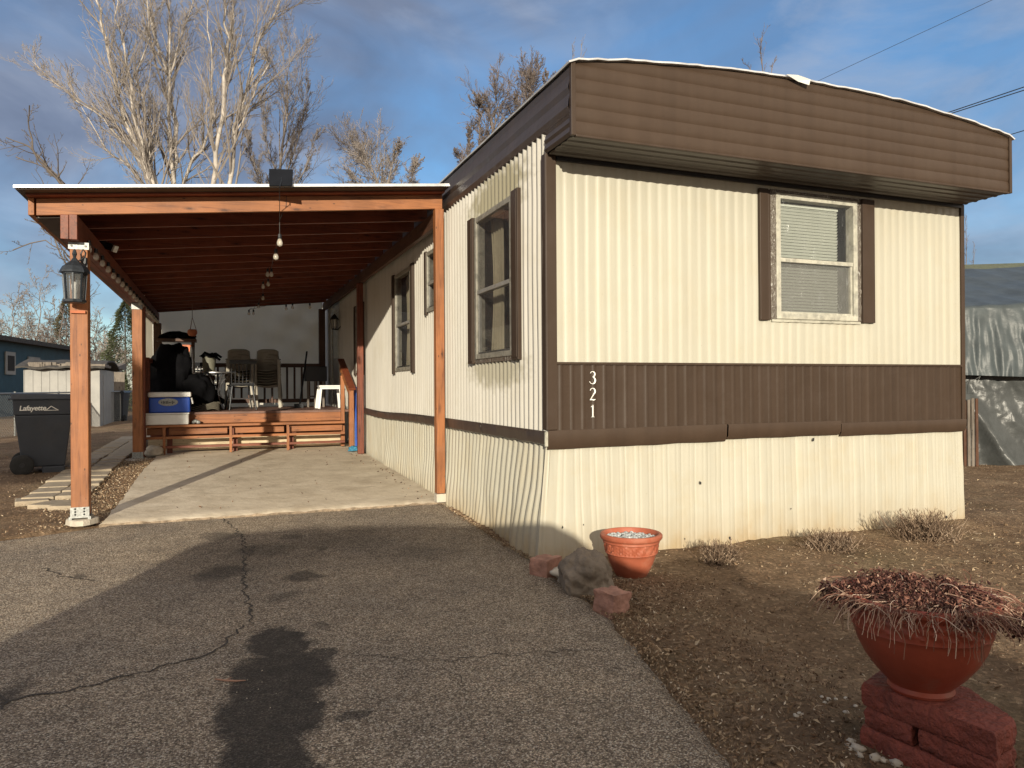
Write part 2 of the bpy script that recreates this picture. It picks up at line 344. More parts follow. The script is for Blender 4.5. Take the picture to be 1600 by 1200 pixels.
# asphalt with aggregate, patches of oil
def ellipse_mask(n, ellipses, warp=.30, wsc=4.2):
    t = nd(n, 'ShaderNodeTexCoord'); nn = nd(n, 'ShaderNodeTexNoise', i_Scale=wsc, i_Detail=6, i_Roughness=.65); ln(n, t.outputs['Object'], nn.inputs['Vector'])
    sb = nd(n, 'ShaderNodeVectorMath', operation='SUBTRACT'); sb.inputs[1].default_value = (.5, .5, .5); ln(n, nn.outputs['Color'], sb.inputs[0])
    sc = nd(n, 'ShaderNodeVectorMath', operation='SCALE'); sc.inputs['Scale'].default_value = warp; ln(n, sb.outputs[0], sc.inputs[0])
    ad = nd(n, 'ShaderNodeVectorMath', operation='ADD'); ln(n, t.outputs['Object'], ad.inputs[0]); ln(n, sc.outputs[0], ad.inputs[1])
    out = None
    for (cx, cy, rx, ry, st, soft) in ellipses:
        mp = nd(n, 'ShaderNodeMapping'); mp.inputs['Scale'].default_value = (1/rx, 1/ry, 0); mp.inputs['Location'].default_value = (-cx/rx, -cy/ry, 0)
        ln(n, ad.outputs[0], mp.inputs[0]); le = nd(n, 'ShaderNodeVectorMath', operation='LENGTH'); ln(n, mp.outputs[0], le.inputs[0])
        mr = nd(n, 'ShaderNodeMapRange', interpolation_type='SMOOTHSTEP'); ln(n, le.outputs['Value'], mr.inputs[0])
        for i, v in enumerate((1-soft, 1+soft, st, 0)): mr.inputs[i+1].default_value = v
        out = mr.outputs[0] if out is None else mathn(n, 'MAXIMUM', out, mr.outputs[0])
    return out
def px_ellipse(px, py, rx, ry, st, soft, z=.02):
    a = on(px, py, 'z', z); bx = on(px+rx, py, 'z', z); by = on(px, py-ry, 'z', z); by2 = on(px, py+ry, 'z', z)
    return (a.x, a.y, max(.04, (bx-a).length), max(.04, (by-by2).length/2), st, soft)
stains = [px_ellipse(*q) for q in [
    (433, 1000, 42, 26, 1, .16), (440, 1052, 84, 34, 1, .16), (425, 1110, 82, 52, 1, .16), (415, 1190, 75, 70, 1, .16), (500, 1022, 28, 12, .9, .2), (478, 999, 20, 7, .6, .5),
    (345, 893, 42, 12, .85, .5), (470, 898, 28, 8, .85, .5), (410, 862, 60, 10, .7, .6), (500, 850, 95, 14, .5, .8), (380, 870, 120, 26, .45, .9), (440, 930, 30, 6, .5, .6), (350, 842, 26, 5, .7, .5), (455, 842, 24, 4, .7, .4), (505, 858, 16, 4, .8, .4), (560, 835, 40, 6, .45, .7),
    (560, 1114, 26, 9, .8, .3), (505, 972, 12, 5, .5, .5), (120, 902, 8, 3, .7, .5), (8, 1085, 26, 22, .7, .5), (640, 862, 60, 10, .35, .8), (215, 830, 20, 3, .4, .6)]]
m, n, b = newmat('asphalt'); co = coords(n)
vo = nd(n, 'ShaderNodeTexVoronoi', i_Scale=150); ln(n, co, vo.inputs['Vector'])
sepc = nd(n, 'ShaderNodeSeparateColor'); ln(n, vo.outputs['Color'], sepc.inputs[0])
c = ramp(n, sepc.outputs[0], [(0, (.10, .078, .058)), (.35, (.33, .265, .20)), (.7, (.58, .48, .37)), (.88, (.86, .75, .60)), (1, (.98, .92, .80))]).outputs[0]
c = mix(n, ramp(n, vo.outputs['Distance'], [(.35, g(0)), (.75, g(.6))]).outputs[0], c, (.10, .074, .054))
big = tnoise(n, co, 1.1, 7, .6); c = mix(n, .8, c, ramp(n, big, [(.3, (.74, .72, .71)), (.7, (1.2, 1.12, 1.0))]).outputs[0], 'MULTIPLY')
mid = tnoise(n, co, 7, 8, .75); c = mix(n, .8, c, ramp(n, mid, [(.32, g(.66)), (.5, g(.95)), (.68, g(1.18))]).outputs[0], 'MULTIPLY')
v3 = nd(n, 'ShaderNodeTexVoronoi', i_Scale=48); ln(n, co, v3.inputs['Vector']); c = mix(n, ramp(n, v3.outputs['Distance'], [(.13, g(.85)), (.19, g(0))]).outputs[0], c, (.80, .72, .60))
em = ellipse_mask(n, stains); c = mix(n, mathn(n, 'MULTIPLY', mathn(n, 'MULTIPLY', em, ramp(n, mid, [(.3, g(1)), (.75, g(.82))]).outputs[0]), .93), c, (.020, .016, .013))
ln(n, c, b.inputs['Base Color']); b.inputs['Roughness'].default_value = .85
bump(n, b, vo.outputs['Distance'], 1.0, -.016); bump(n, b, tnoise(n, co, 300, 2), .35, .003)
# dirt
m, n, b = newmat('dirt'); co = coords(n)
a = tnoise(n, co, 2.2, 9, .7); c = ramp(n, a, [(.3, (.165, .105, .062)), (.5, (.27, .182, .112)), (.7, (.38, .275, .175))]).outputs[0]
vo = nd(n, 'ShaderNodeTexVoronoi', i_Scale=55); ln(n, co, vo.inputs['Vector']); sepc = nd(n, 'ShaderNodeSeparateColor'); ln(n, vo.outputs['Color'], sepc.inputs[0])
c = mix(n, .7, c, ramp(n, sepc.outputs[1], [(0, g(.55)), (.8, g(1.05)), (.97, g(1.5)), (1, g(2.2))]).outputs[0], 'MULTIPLY')
fn_ = tnoise(n, co, 160, 4, .7); c = mix(n, .5, c, ramp(n, fn_, [(.3, g(.5)), (.7, g(1.25))]).outputs[0], 'MULTIPLY')
gr_ = tnoise(n, co, .8, 6, .6); c = mix(n, ramp(n, gr_, [(.5, g(0)), (.7, g(.35))]).outputs[0], c, (.17, .155, .08))
ln(n, c, b.inputs['Base Color']); b.inputs['Roughness'].default_value = .95; b.inputs['Specular IOR Level'].default_value = .2
bump(n, b, fn_, .9, .008); bump(n, b, tnoise(n, co, 24, 6, .7), .9, .04)
# ------------------------------------------------------------------ terrain
def gz(x, y):
    if y < 5.5: r = 0
    elif y < 12.4: r = .03*(y-5.5)
    else: r = .207
    if x > 2.6: r *= max(0, 1-(x-2.6)/3)
    return r
XR = [(-8, .1), (-1, 1.15), (0, 1.28), (2.05, 1.62), (3.69, 2.04), (4.6, 2.13), (4.95, 2.17), (7.6, 2.19)]
def xr(y):
    if y <= XR[0][0]: return XR[0][1]
    for (a, b_), (c_, d) in zip(XR, XR[1:]):
        if y <= c_: return b_+(d-b_)*(y-a)/(c_-a)
    return XR[-1][1]
def ymax(x):
    if x > -.95: return 7.52
    if x > -2.2: return 7.52-(-.95-x)*.42
    return 6.98-(-2.2-x)*.2
def axis_pts(lo, hi, step, far):
    a = []; v = lo
    while v < hi: a.append(v); v += step
    a.append(hi); s = step; v = hi
    while v < far: s *= 1.35; v += s; a.append(v)
    s = step; v = lo
    while v > -far: s *= 1.35; v -= s; a.insert(0, v)
    return a
GX = axis_pts(-5.0, 9.0, .07, 600); GY = axis_pts(.3, 14.0, .07, 600)
def ground_z(x, y):
    z = gz(x, y)
    if x < xr(y)+.02 and y < ymax(x)+.02: return z-.035
    if -1.3 < x < 2.6 and 7.3 < y < 17: return z-.10 if x > -.75 or y > 12.6 else z+.02*nz(x, y, 0, 3)
    e = min(1, max(0, (x-xr(y))/.3)) if y < 7.4 and x > 0 else 1
    return z + e*(.022*nz(x, y, 1, 2.3) + .012*nz(x, y, 2, 9) + .006*nz(x, y, 5, 27) + .01)
mb = MB(); nx = len(GX)
mb.v = [(x, y, ground_z(x, y)) for y in GY for x in GX]
mb.f = [(j*nx+i, j*nx+i+1, (j+1)*nx+i+1, (j+1)*nx+i) for j in range(len(GY)-1) for i in range(nx-1)]; mb.mi = [0]*len(mb.f)
tag(mb.build('ground', 'dirt', smooth='all', recalc=False), 'bare brown dirt ground with dead leaves', kind='structure')
# driveway
mb = MB(); NU, NV = 160, 150
def drv(u, v):
    x = -9+u*(2.19+9); ym = ymax(x); y = -8+v*(ym+8)
    k = (xr(y)+9)/(2.19+9); x2 = -9+u*(2.19+9)*k
    y2 = min(y, ymax(x2)); ed = 0
    jx = .06*nz(y*3, 3)+.035*nz(y*13, 8) if u > .995 else 0
    jy = .02*nz(x2*9, 7) if v > .995 and x2 < -.9 else 0
    if u > .995 or (v > .995 and x2 < -.95): ed = -.03
    return (x2+jx, y2+jy, gz(x2, y2)+.012+ed+.004*nz(x2, y2, 0, 2.5))
mb.grid(NU, NV, drv)
mb.cur = 1
def ribbon(pts, wd, z0=.0155, amp=.035, seg=.03):
    out = []
    for a, b_ in zip(pts, pts[1:]):
        k = max(1, int((b_-a).length/seg))
        for i in range(k): out.append(a.lerp(b_, i/k))
    out.append(pts[-1]); L = []
    for i, p in enumerate(out):
        t = (out[min(i+1, len(out)-1)]-out[max(0, i-1)]); t.z = 0; t.normalize(); s_ = Vector((-t.y, t.x, 0))
        q = p+s_*(amp*nz(p.x, p.y, 4, 14)+amp*.7*nz(p.x, p.y, 9, 40)); w_ = wd*(.35+.9*abs(nz(p.x, p.y, 6, 11)))*(min(1, i/4+.1, (len(out)-1-i)/4+.1))
        z = gz(q.x, q.y)+z0+.004*nz(q.x, q.y, 0, 2.5)
        L += [(q.x-s_.x*w_, q.y-s_.y*w_, z), (q.x+s_.x*w_, q.y+s_.y*w_, z)]
    mb.add(L, [(2*i, 2*i+1, 2*i+3, 2*i+2) for i in range(len(out)-1)])
def crk(pp, wd): ribbon([on(x, y, 'z', .015 if y > 900 else .05) for x, y in pp], wd)
crk([(-40, 1108), (0, 1099), (56, 1087), (127, 1076), (187, 1059), (232, 1046), (262, 1037), (307, 1027), (337, 1018), (360, 997), (379, 977), (394, 973), (392, 945), (382, 922), (381, 870), (381, 840), (367, 829), (349, 812)], .010)
crk([(525, 1022), (600, 1027), (690, 1034), (750, 1025), (850, 1018), (955, 1014)], .0055)
crk([(0, 1085), (14, 1090), (8, 1102), (20, 1108)], .02); crk([(187, 1059), (192, 1052), (205, 1046)], .006); crk([(337, 1018), (350, 1022), (368, 1019), (380, 1026)], .005); crk([(381, 870), (392, 862), (396, 850), (408, 846)], .006); crk([(690, 1034), (700, 1048), (716, 1056), (722, 1070)], .004); crk([(127, 1076), (120, 1064), (126, 1052)], .005)
crk([(60, 880), (75, 885), (95, 895), (125, 905), (160, 908)], .009)
tag(mb.build('driveway', ['asphalt', 'crack'], smooth='all', recalc=False), 'worn asphalt driveway with cracks and dark oil stain', kind='structure')
# concrete slab
left = [on(157, 816, 'z', .12), on(178, 792, 'z', .14), on(198, 768, 'z', .16), on(212, 748, 'z', .18), on(224, 733, 'z', .2), on(241, 718, 'z', .22)]
def sx(y):
    pts = [(p.y, p.x) for p in left]
    if y <= pts[0][0]: return pts[0][1]
    for (a, b_), (c_, d) in zip(pts, pts[1:]):
        if y <= c_: return b_+(d-b_)*(y-a)/(c_-a)
    return pts[-1][1]
def slz(y): return .100+.0250*(y-7.45)
mb = MB()
def slab(u, v):
    y = 7.45+(v if v > .02 else (0 if v < .005 else .0045))*9.6; xl = sx(y)+.03*nz(y*6, 2)+.015*nz(y*21, 5); x = xl+u*(2.19-xl)
    yy = y-(.03*nz(x*3, 3)+.022*nz(x*17, 1) if v == 0 else 0)
    return (x, yy, slz(y)+.003*nz(x, y, 0, 3)-(.012+.012*nz(x*11, 8) if v == 0 else 0))
mb.grid(120, 90, slab); k0 = [mb.v[i] for i in range(121)]; mb.cur = 1; mb.add([p for p in k0]+[(p[0], p[1]-.018, p[2]-.05) for p in k0], [(i, i+1, 121+i+1, 121+i) for i in range(120)])
k1 = [mb.v[j*121] for j in range(91)]; mb.add(k1+[(p[0]-.01, p[1], p[2]-.12) for p in k1], [(i, i+1, 91+i+1, 91+i) for i in range(90)])
tag(mb.build('concrete_slab', ['concrete', 'dirty_edge'], smooth=True), 'weathered concrete parking slab under the carport', kind='structure')

# ------------------------------------------------------------------ mobile home
X0, Y0, X1, YB = 2.226, 4.92, 6.545, 21.5
home = thing('mobile_home', 'cream and brown corrugated metal mobile home numbered 321', 'mobile home', (4.4, 12, 0))
def corr(kind):
    P = .0915
    if kind == 'soft':     # gentle rounded corrugation
        return lambda t: .0032*math.sin(2*math.pi*t/P)+.0012*math.sin(2*math.pi*t/P*2+.6)
    if kind == 'deep': return lambda t: .0135*math.sin(2*math.pi*t/P)+.003*math.sin(4*math.pi*t/P)
    if kind == 'rib': return lambda t: .009*max(0, 1-abs(((t/P) % 1)-.5)*7)+.0015*math.sin(t*33)
    if kind == 'vgroove': return lambda t: -.008*max(0, 1-abs(((t/.128) % 1)-.5)*16)-.005*max(0, 1-abs(((t/.128+.36) % 1)-.5)*14)+.0015*math.sin(t*51)+.0015*math.sin(t*23+1)
    if kind == 'wide': return lambda t: .014*max(-.75, min(.75, 1.6*math.sin(2*math.pi*t/.105+.9*math.sin(t*5))))
def panel(name, mat, org, ud, nd_, u0, u1, v0, v1, prof, holes=(), du=.0115, dv=.28, warp=None, parent=home, smooth=True):
    """corrugated wall sheet: u along ud, v up, profile pushes along the outward normal; holes are (u0,u1,v0,v1)"""
    us = set(); t = u0
    while t < u1: us.add(round(t, 4)); t += du
    us.add(u1)
    vs = set(); k = max(1, int((v1-v0)/dv))
    for i in range(k+1): vs.add(round(v0+(v1-v0)*i/k, 4))
    for h in holes: us |= {h[0], h[1]}; vs |= {h[2], h[3]}
    us = sorted(us); vs = sorted(vs); ud = Vector(ud); nn = Vector(nd_); mb = MB(); org = Vector(org)
    for v in vs:
        for u in us:
            off = prof(u); p = org+ud*u+Vector((0, 0, v))
            if warp: du_, dn, dz = warp(u, v); p += ud*du_+nn*dn+Vector((0, 0, dz))
            mb.v.append(tuple(p+nn*off))
    N = len(us)
    for j in range(len(vs)-1):
        for i in range(N-1):
            cu, cv = (us[i]+us[i+1])/2, (vs[j]+vs[j+1])/2
            if any(h[0] < cu < h[1] and h[2] < cv < h[3] for h in holes): continue
            mb.f.append((j*N+i, j*N+i+1, (j+1)*N+i+1, (j+1)*N+i)); mb.mi.append(0)
    return mb.build(name, mat, parent, smooth='all' if smooth else False)
dent = lambda u, v: (0, .004*nz(u, v, 3, 1.7)+.002*nz(u, v, 8, 6), 0)
# front (u = x)
FW = (4.33, 5.20, 1.86, 2.89)          # window hole on the front
panel('front_siding', 'cream_front', (0, Y0, 0), (1, 0, 0), (0, -1, 0), X0+.07, X1-.02, 1.472, 3.02, corr('soft'), [FW], warp=dent)
panel('siding_band', 'brown_metal', (0, Y0-.004, 0), (1, 0, 0), (0, -1, 0), X0+.06, X1-.02, .96, 1.462, corr('rib'), warp=dent)
mb = MB(); mb.box(X0+.06, X1-.015, Y0-.020, Y0+.01, 1.456, 1.474); mb.build('trim_strip', 'brown_metal', home)
def fw(u, v):
    k = (.85-v)/.85; e = max(0, 1-(u-X0)/.5)
    return (-.095*k*max(0, 1-(u-X0)/.25) + .01*k*math.sin(u*3), .015*k+.03*k*k*e+.012*nz(u, v, 2, 1.4)*k+.004*nz(u, v, 9, 5), 0)
panel('skirting', 'cream_skirt', (0, Y0+.012, 0), (1, 0, 0), (0, -1, 0), X0-.01, X1+.005, -.04, .87, corr('vgroove'), du=.0078, dv=.09, warp=fw)
# belt trim, three overlapping lengths slightly out of line
for a, b_, z0, z1, yy in ((X0-.01, 3.80, .845, .985, 0), (3.81, 5.00, .862, .985, .006), (5.01, X1+.01, .848, .965, 0)):
    mb = MB(); N = 24
    def bt(u, v, a=a, b_=b_, z0=z0, z1=z1, yy=yy):
        x = a+(b_-a)*u; prof = [(-.008, 0), (-.028, .25), (-.034, .9), (-.028, 1), (-.016, 1.0)]
        d, zz = prof[int(round(v*4))]; sl = .018*(1-u) if a < 3 else 0
        return (x, Y0+d-yy+.002*nz(x*6, v), z0-.004+.006*nz(x, 5, 0, 4)*(1-zz)+zz*(z1-z0)-sl*.5)
    mb.grid(N, 4, bt); mb.build('belt_trim', 'brown_fascia', home, smooth=True)
mb = MB(); mb.box(X0-.036, X0-.013, Y0-.036, Y0-.021, .858, .962); mb.build('corner_block', 'window_white', home)
# screws and small rust holes in the front skirting
mb = MB()
def splat(px, py, r, ax='y', v=Y0-.012, k=7):
    mb = MB()
    c = on(px, py, ax, v); vs = []
    for i in range(k):
        a = i/k*2*math.pi; rr = r*(.5+random.random()); vs.append((c.x+rr*math.cos(a), c.y, c.z+rr*math.sin(a)*1.2))
    mb.add([(c.x, c.y-.002, c.z)]+vs, [(0, 1+i, 1+(i+1) % k) for i in range(k)]); mb.build('rust_hole', 'interior_dark', home)
for px, py, r in ((879, 824, .010), (1094, 754, .013), (1141, 841, .012), (1070, 842, .006), (1252, 676, .012), (1271, 687, .014), (1160, 668, .006), (1236, 795, .006), (912, 820, .005), (1479, 808, .012)): splat(px, py, r)
# side wall (u = y), outward normal -x
W1 = (5.56, 6.47, 1.56, 2.84); W3 = (7.55, 8.20, 2.16, 2.82); W2 = (8.98, 9.84, 1.52, 2.79); W4 = (12.35, 12.95, 1.55, 2.68)
panel('side_siding', 'cream_side', (X0, 0, 0), (0, 1, 0), (-1, 0, 0), Y0+.005, 15.0, .93, 3.2, corr('deep'), [W1, W3, W2, W4], warp=dent)
panel('side_siding', 'cream_side', (X0, 0, 0), (0, 1, 0), (-1, 0, 0), 16.0, YB, .93, 3.2, corr('deep'), warp=dent, du=.0232)
mb = MB(); mb.box(X0, X0+.03, 15.0, 16.0, 2.85, 3.2); mb.build('door_header', 'cream_side', home)
def sw(u, v):
    k = max(0, (.86-v)/.86); lean = (.14*math.exp(-((u-5.9)/1.1)**2)+.05*math.sin(u*1.3))*min(1, max(0, (u-4.93)/.5))
    return (lean*k+.02*nz(u, v, 4, 1.6)*k, (.015+.05*nz(u, v, 2, 1.1)+.03*nz(u, v, 7, 3.1))*k+(.05*k if u < 5.4 else .015*k), 0)
panel('skirting', 'cream_skirt', (X0+.012, 0, 0), (0, 1, 0), (-1, 0, 0), Y0-.005, 13.2, -.04, .89, corr('wide'), du=.0105, dv=.09, warp=sw)
for a, b_ in ((Y0-.02, 6.3), (6.31, 8.6), (8.61, 13.2)):
    mb = MB()
    def bs(u, v, a=a, b_=b_):
        y = a+(b_-a)*u; prof = [(-.006, 0), (-.030, .12), (-.038, .85), (-.030, 1), (-.012, 1)]; d, zz = prof[int(round(v*4))]
        sag = .03*math.exp(-((y-10.8)/1.3)**2)
        return (X0+d-.006*nz(y*5, v*3), y, .862-sag+(.008*nz(y*9, 2)+.012*math.sin(y*22)*(.4 if y > 8 else .15))*(1-zz)+zz*.105)
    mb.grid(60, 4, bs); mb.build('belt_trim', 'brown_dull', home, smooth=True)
mb = MB(); mb.box(X0, X0+.03, 13.2, YB, -.05, .95); mb.box(X0+.02, X1-.03, YB-.03, YB, -.05, 3.4); mb.box(X1-.025, X1-.005, Y0+.03, YB-.03, -.05, 3.42)
mb.build('rear_wall', 'cream_side', home)
mb = MB(); mb.box(X0-.013, X0+.072, Y0-.024, Y0+.008, .975, 3.0); mb.box(X0-.016, X0+.004, Y0-.016, Y0+.055, .975, 3.0); mb.build('corner_trim', 'brown_metal', home, bevel=.004)
mb = MB(); mb.box(X1-.03, X1+.016, Y0-.022, Y0+.04, .955, 2.99); mb.build('corner_trim', 'brown_metal', home, bevel=.004)
# front overhang box
YF = 4.47; ZB = 2.995
def arch(x): t = (x-X0)/(X1-X0); return 3.482+.155*(1-abs(2*t-1)**2.2)
xs = [X0-.015+i*(X1-X0+.03)/48 for i in range(49)]
mb = MB(); rows = []
zz = [0, .004]; n_l = 14
def frow(x, k):     # lapped horizontal boards, clipped by the arched top
    return None
levels = [ZB]; z = ZB
while z < 3.70:
    levels += [z+.002, z+.084, z+.088]; z += .089
def lap(z):
    t = ((z-ZB) % .089)/.089; return .012*(1-t)**.6 if t > .02 else 0
lev = []
z = ZB
while z < 3.66:
    for q in (0, .010, .020, .034, .060, .084): lev.append(z+q)
    z += .097
def lapd(z):
    t = (z-ZB) % .097; t = 0 if t > .0968 else t; return .002+.0085*min(1, t/.034)**.7-.003*max(0, (t-.05)/.047)
for z in lev:
    for x in xs:
        zc = min(z, arch(x)); tilt = (zc-ZB)*.02
        mb.v.append((x, YF-lapd(z)-.0 + tilt*0 + .003*nz(x, zc, 0, 2), zc))
N = len(xs)
for j in range(len(lev)-1):
    for i in range(N-1):
        if min(lev[j], 9) >= arch(xs[i]) and lev[j] >= arch(xs[i+1]): continue
        mb.f.append((j*N+i, j*N+i+1, (j+1)*N+i+1, (j+1)*N+i)); mb.mi.append(0)
mb.build('gable_fascia', 'brown_fascia', home, smooth=True)
mb = MB(); mb.box(X0-.022, X0+.012, YF-.022, YF+.012, ZB-.006, arch(X0)+.01); mb.box(X1-.008, X1+.024, YF-.022, YF+.012, ZB-.006, arch(X1)+.01)
mb.box(X0+.013, X1-.009, YF-.019, YF+.012, ZB-.012, ZB+.004)
mb.build('fascia_edge', 'brown_metal', home, bevel=.003)
mb = MB()
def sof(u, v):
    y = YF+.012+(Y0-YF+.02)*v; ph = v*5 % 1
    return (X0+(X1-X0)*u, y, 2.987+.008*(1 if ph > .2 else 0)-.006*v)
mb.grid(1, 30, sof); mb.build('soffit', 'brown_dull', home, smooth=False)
mb = MB(); mb.box(X0+.075, X1-.032, Y0-.030, Y0-.010, 2.955, 3.0); mb.build('soffit_shade_strip', 'black_plastic', home)  # black strip standing in for the shadow band where wall meets soffit
# side fascia long + lower short return at the overhang
def side_fascia(name, xx, y0, y1, z0, z1, mat):
    mb = MB()
    def sf(u, v):
        y = y0+(y1-y0)*u; pr = [0, .018, .012, .004, .016, .008, .002, .012][int(round(v*7))]
        return (xx-pr-.004*nz(y, v, 0, 1.3), y, z0+(z1-z0)*v+.004*nz(y, 9, 0, 1.5))
    mb.grid(60, 7, sf); return mb.build(name, mat, home, smooth=False)
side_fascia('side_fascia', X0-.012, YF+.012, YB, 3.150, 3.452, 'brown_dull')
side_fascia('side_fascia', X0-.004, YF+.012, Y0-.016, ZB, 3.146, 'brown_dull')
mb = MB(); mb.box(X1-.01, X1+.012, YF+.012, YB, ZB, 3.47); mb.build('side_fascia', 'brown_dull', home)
# roof skin, rumpled edge
mb = MB()
def rf(u, v):
    x = X0-.045+(X1-X0+.09)*u; y = YF-.035+(YB-YF+.05)*v
    e = 1 if v == 0 else 0
    xx = min(max(x, X0), X1); z = arch(xx)+.016
    if x < X0: z = arch(X0)-.012
    if x > X1: z = arch(X1)-.012
    return (x, y-e*.015*abs(nz(x*7, 1)), z-e*.020*abs(nz(x*5, 3))+.006*nz(x, y, 0, 3))
mb.grid(60, 60, rf); mb.build('roof', 'roof_coat', home, solid=.012)
mb = MB()     # loose flap of white roof sealant hanging over the gable
a = on(1228, 116, 'y', YF-.05); c_ = on(1266, 124, 'y', YF-.06); d_ = on(1264, 133, 'y', YF-.05); e_ = on(1246, 127, 'y', YF-.04)
mb.add([a, on(1246, 117, 'y', YF-.06), c_, d_, e_], [(0, 1, 2, 3, 4)]); mb.build('roof_flap', 'white_plastic', home, solid=.008)
# windows -------------------------------------------------------
def window(parent, hole, face, kind):
    u0, u1, v0, v1 = hole
    if face == 'front':
        P = lambda u, d, v: (u, Y0-d, v)
        def B(mb, a, b_, d0, d1, c, d): mb.box(a, b_, Y0-d1, Y0-d0, c, d)
    else:
        P = lambda u, d, v: (X0-d, u, v)
        def B(mb, a, b_, d0, d1, c, d): mb.box(X0-d1, X0-d0, a, b_, c, d)
    mb = MB(); fwid = .034
    B(mb, u0-.012, u0+fwid, -.06, .030, v0-.012, v1+.012); B(mb, u1-fwid, u1+.012, -.06, .030, v0-.012, v1+.012)
    B(mb, u0+fwid, u1-fwid, -.06, .028, v0-.012, v0+fwid); B(mb, u0+fwid, u1-fwid, -.06, .028, v1-fwid, v1+.012)
    win = mb.build('window', 'window_white' if face == 'front' else 'window_grey', parent, bevel=.003)
    vm = v0+(v1-v0)*(.47 if face == 'front' else .47)
    mb = MB(); B(mb, u0+fwid, u1-fwid, -.03, .022, vm-.016, vm+.018)
    for a, b_, c, d, dd in ((u0+fwid, u0+fwid+.018, v0+fwid, vm-.016, .010), (u1-fwid-.018, u1-fwid, v0+fwid, vm-.016, .010), (u0+fwid, u1-fwid, v0+fwid, v0+fwid+.018, .012)):
        B(mb, a, b_, -.02, dd, c, d)
    mb.build('sash', 'window_white' if face == 'front' else 'alu', win, bevel=.002)
    mb = MB(); gd = -.022 if face == 'front' else .012
    mb.add([P(u0+fwid-.005, gd, v0+fwid-.005), P(u1-fwid+.005, gd, v0+fwid-.005), P(u1-fwid+.005, gd, v1-fwid+.005), P(u0+fwid-.005, gd, v1-fwid+.005)], [(0, 1, 2, 3)])
    mb.build('glass', 'glass_clear' if face == 'front' else 'glass', win)
    mb = MB(); B(mb, u0-.03, u1+.03, -.55, -.54, v0-.05, v1+.05); B(mb, u0-.04, u0-.03, -.54, -.062, v0-.05, v1+.05); B(mb, u1+.03, u1+.04, -.54, -.062, v0-.05, v1+.05)
    B(mb, u0-.03, u1+.03, -.54, -.062, v0-.06, v0-.05); B(mb, u0-.03, u1+.03, -.54, -.062, v1+.05, v1+.06); mb.build('room_lining', 'interior_dark', win)
    if kind == 'blind':
        mb = MB(); z = v0+.05
        while z < v1-.06:
            a_, b_ = u0+.045, u1-.125; mb.add([P(a_, -.075, z), P(b_, -.075, z), P(b_, -.060, z+.019), P(a_, -.060, z+.019)], [(0, 1, 2, 3)]); z += .0265
        B(mb, u0+.045, u1-.12, -.09, -.06, v1-.07, v1-.045); mb.build('blind', 'blind', win)
        mb = MB(); B(mb, u0+fwid+.018, u1-fwid-.018, -.012, -.010, v0+fwid+.018, vm-.018); mb.build('insect_screen', 'screen', win)
    if kind == 'curtain':
        mb = MB()
        for a_, b_ in ((u1-.34, u1-.03), (u0+.02, u0+.2)):
            mb.grid(30, 6, lambda u, v, a_=a_, b_=b_: P(a_+(b_-a_)*u*(1-.25*math.sin(v*3)), -.13+.02*math.sin(u*26), v0+v*(v1-v0)*(1 if a_ > u0+.3 else 1)))
        mb.build('curtain', 'curtain', win, smooth=True)
    return win, B, P
# front window
win, B, P = window(home, FW, 'front', 'blind')
mb = MB(); B(mb, 4.145, 4.235, .004, .034, 1.832, 2.925); B(mb, 4.237, 4.262, .004, .026, 1.836, 2.92); mb.build('shutter', 'brown_metal', win, bevel=.005)
mb = MB(); B(mb, 5.268, 5.41, .004, .034, 1.838, 2.93); B(mb, 5.262, 5.266, .004, .026, 1.842, 2.92); mb.build('shutter', 'brown_metal', win, bevel=.005)
mb = MB()
mb.grid(4, 40, lambda u, v: P(4.262+.06*u, .018+.012*nz(u*3, v*30)+.006*(u > .3), 1.845+1.07*v)); mb.grid(4, 40, lambda u, v: P(5.210+.052*u, .018+.010*nz(u*3+9, v*30), 1.845+1.07*v))
mb.grid(40, 3, lambda u, v: P(4.262+1.0*u, .016+.010*nz(u*30, v*3), 2.895+.035*v))
mb.build('tape_strip', 'crinkle', win, smooth='all')
mb = MB(); mb.grid(40, 44, lambda u, v: P(4.325+.885*u, .036+.007*nz(u*3, v*4, 2)+.003*nz(u*11, v*9, 4), 1.865+1.03*v)); mb.build('plastic_film', 'film', win, smooth='all')
mb = MB(); B(mb, 4.28, 5.26, .004, .016, 1.822, 1.846); mb.build('caulk', 'window_white', win, bevel=.003)
# side windows
for hole, kind, s0, s1 in ((W1, 'curtain', (5.385, 5.525), (6.51, 6.655)), (W3, 'none', None, None), (W2, 'curtain', (8.82, 8.93), (9.90, 9.99)), (W4, 'none', (12.2, 12.31), (12.99, 13.1))):
    win, B, P = window(home, hole, 'side', kind)
    for s_ in (s0, s1):
        if s_ is None:
            continue
        mb = MB(); B(mb, s_[0], s_[1], .008, .042, hole[2]-.05, hole[3]+.03); B(mb, s_[0]+.02, s_[1]-.02, .042, .047, hole[2]-.03, hole[3]+.01); mb.build('shutter', 'brown_metal', win, bevel=.004)
    if hole is W3:
        mb = MB(); B(mb, 8.21, 8.285, .008, .036, 2.12, 2.85); mb.build('shutter', 'brown_metal', win, bevel=.004)
    if hole is W1:
        mb = MB(); mb.grid(3, 40, lambda u, v: P(5.525+.04*u, .02+.012*nz(u*3, v*30), 1.52+1.34*v)); mb.grid(3, 40, lambda u, v: P(6.475+.04*u, .02+.012*nz(u*3+4, v*30), 1.52+1.34*v))
        mb.grid(30, 3, lambda u, v: P(5.53+.98*u, .018+.012*nz(u*30, v*3), 1.51+.04*v)); mb.build('tape_strip', 'crinkle', win, smooth='all')
        mb = MB(); mb.grid(40, 44, lambda u, v: P(5.55+.93*u, .035+.008*nz(u*3, v*4, 2)+.003*nz(u*11, v*9, 4), 1.55+1.30*v)); mb.build('plastic_film', 'film_dark', win, smooth='all')
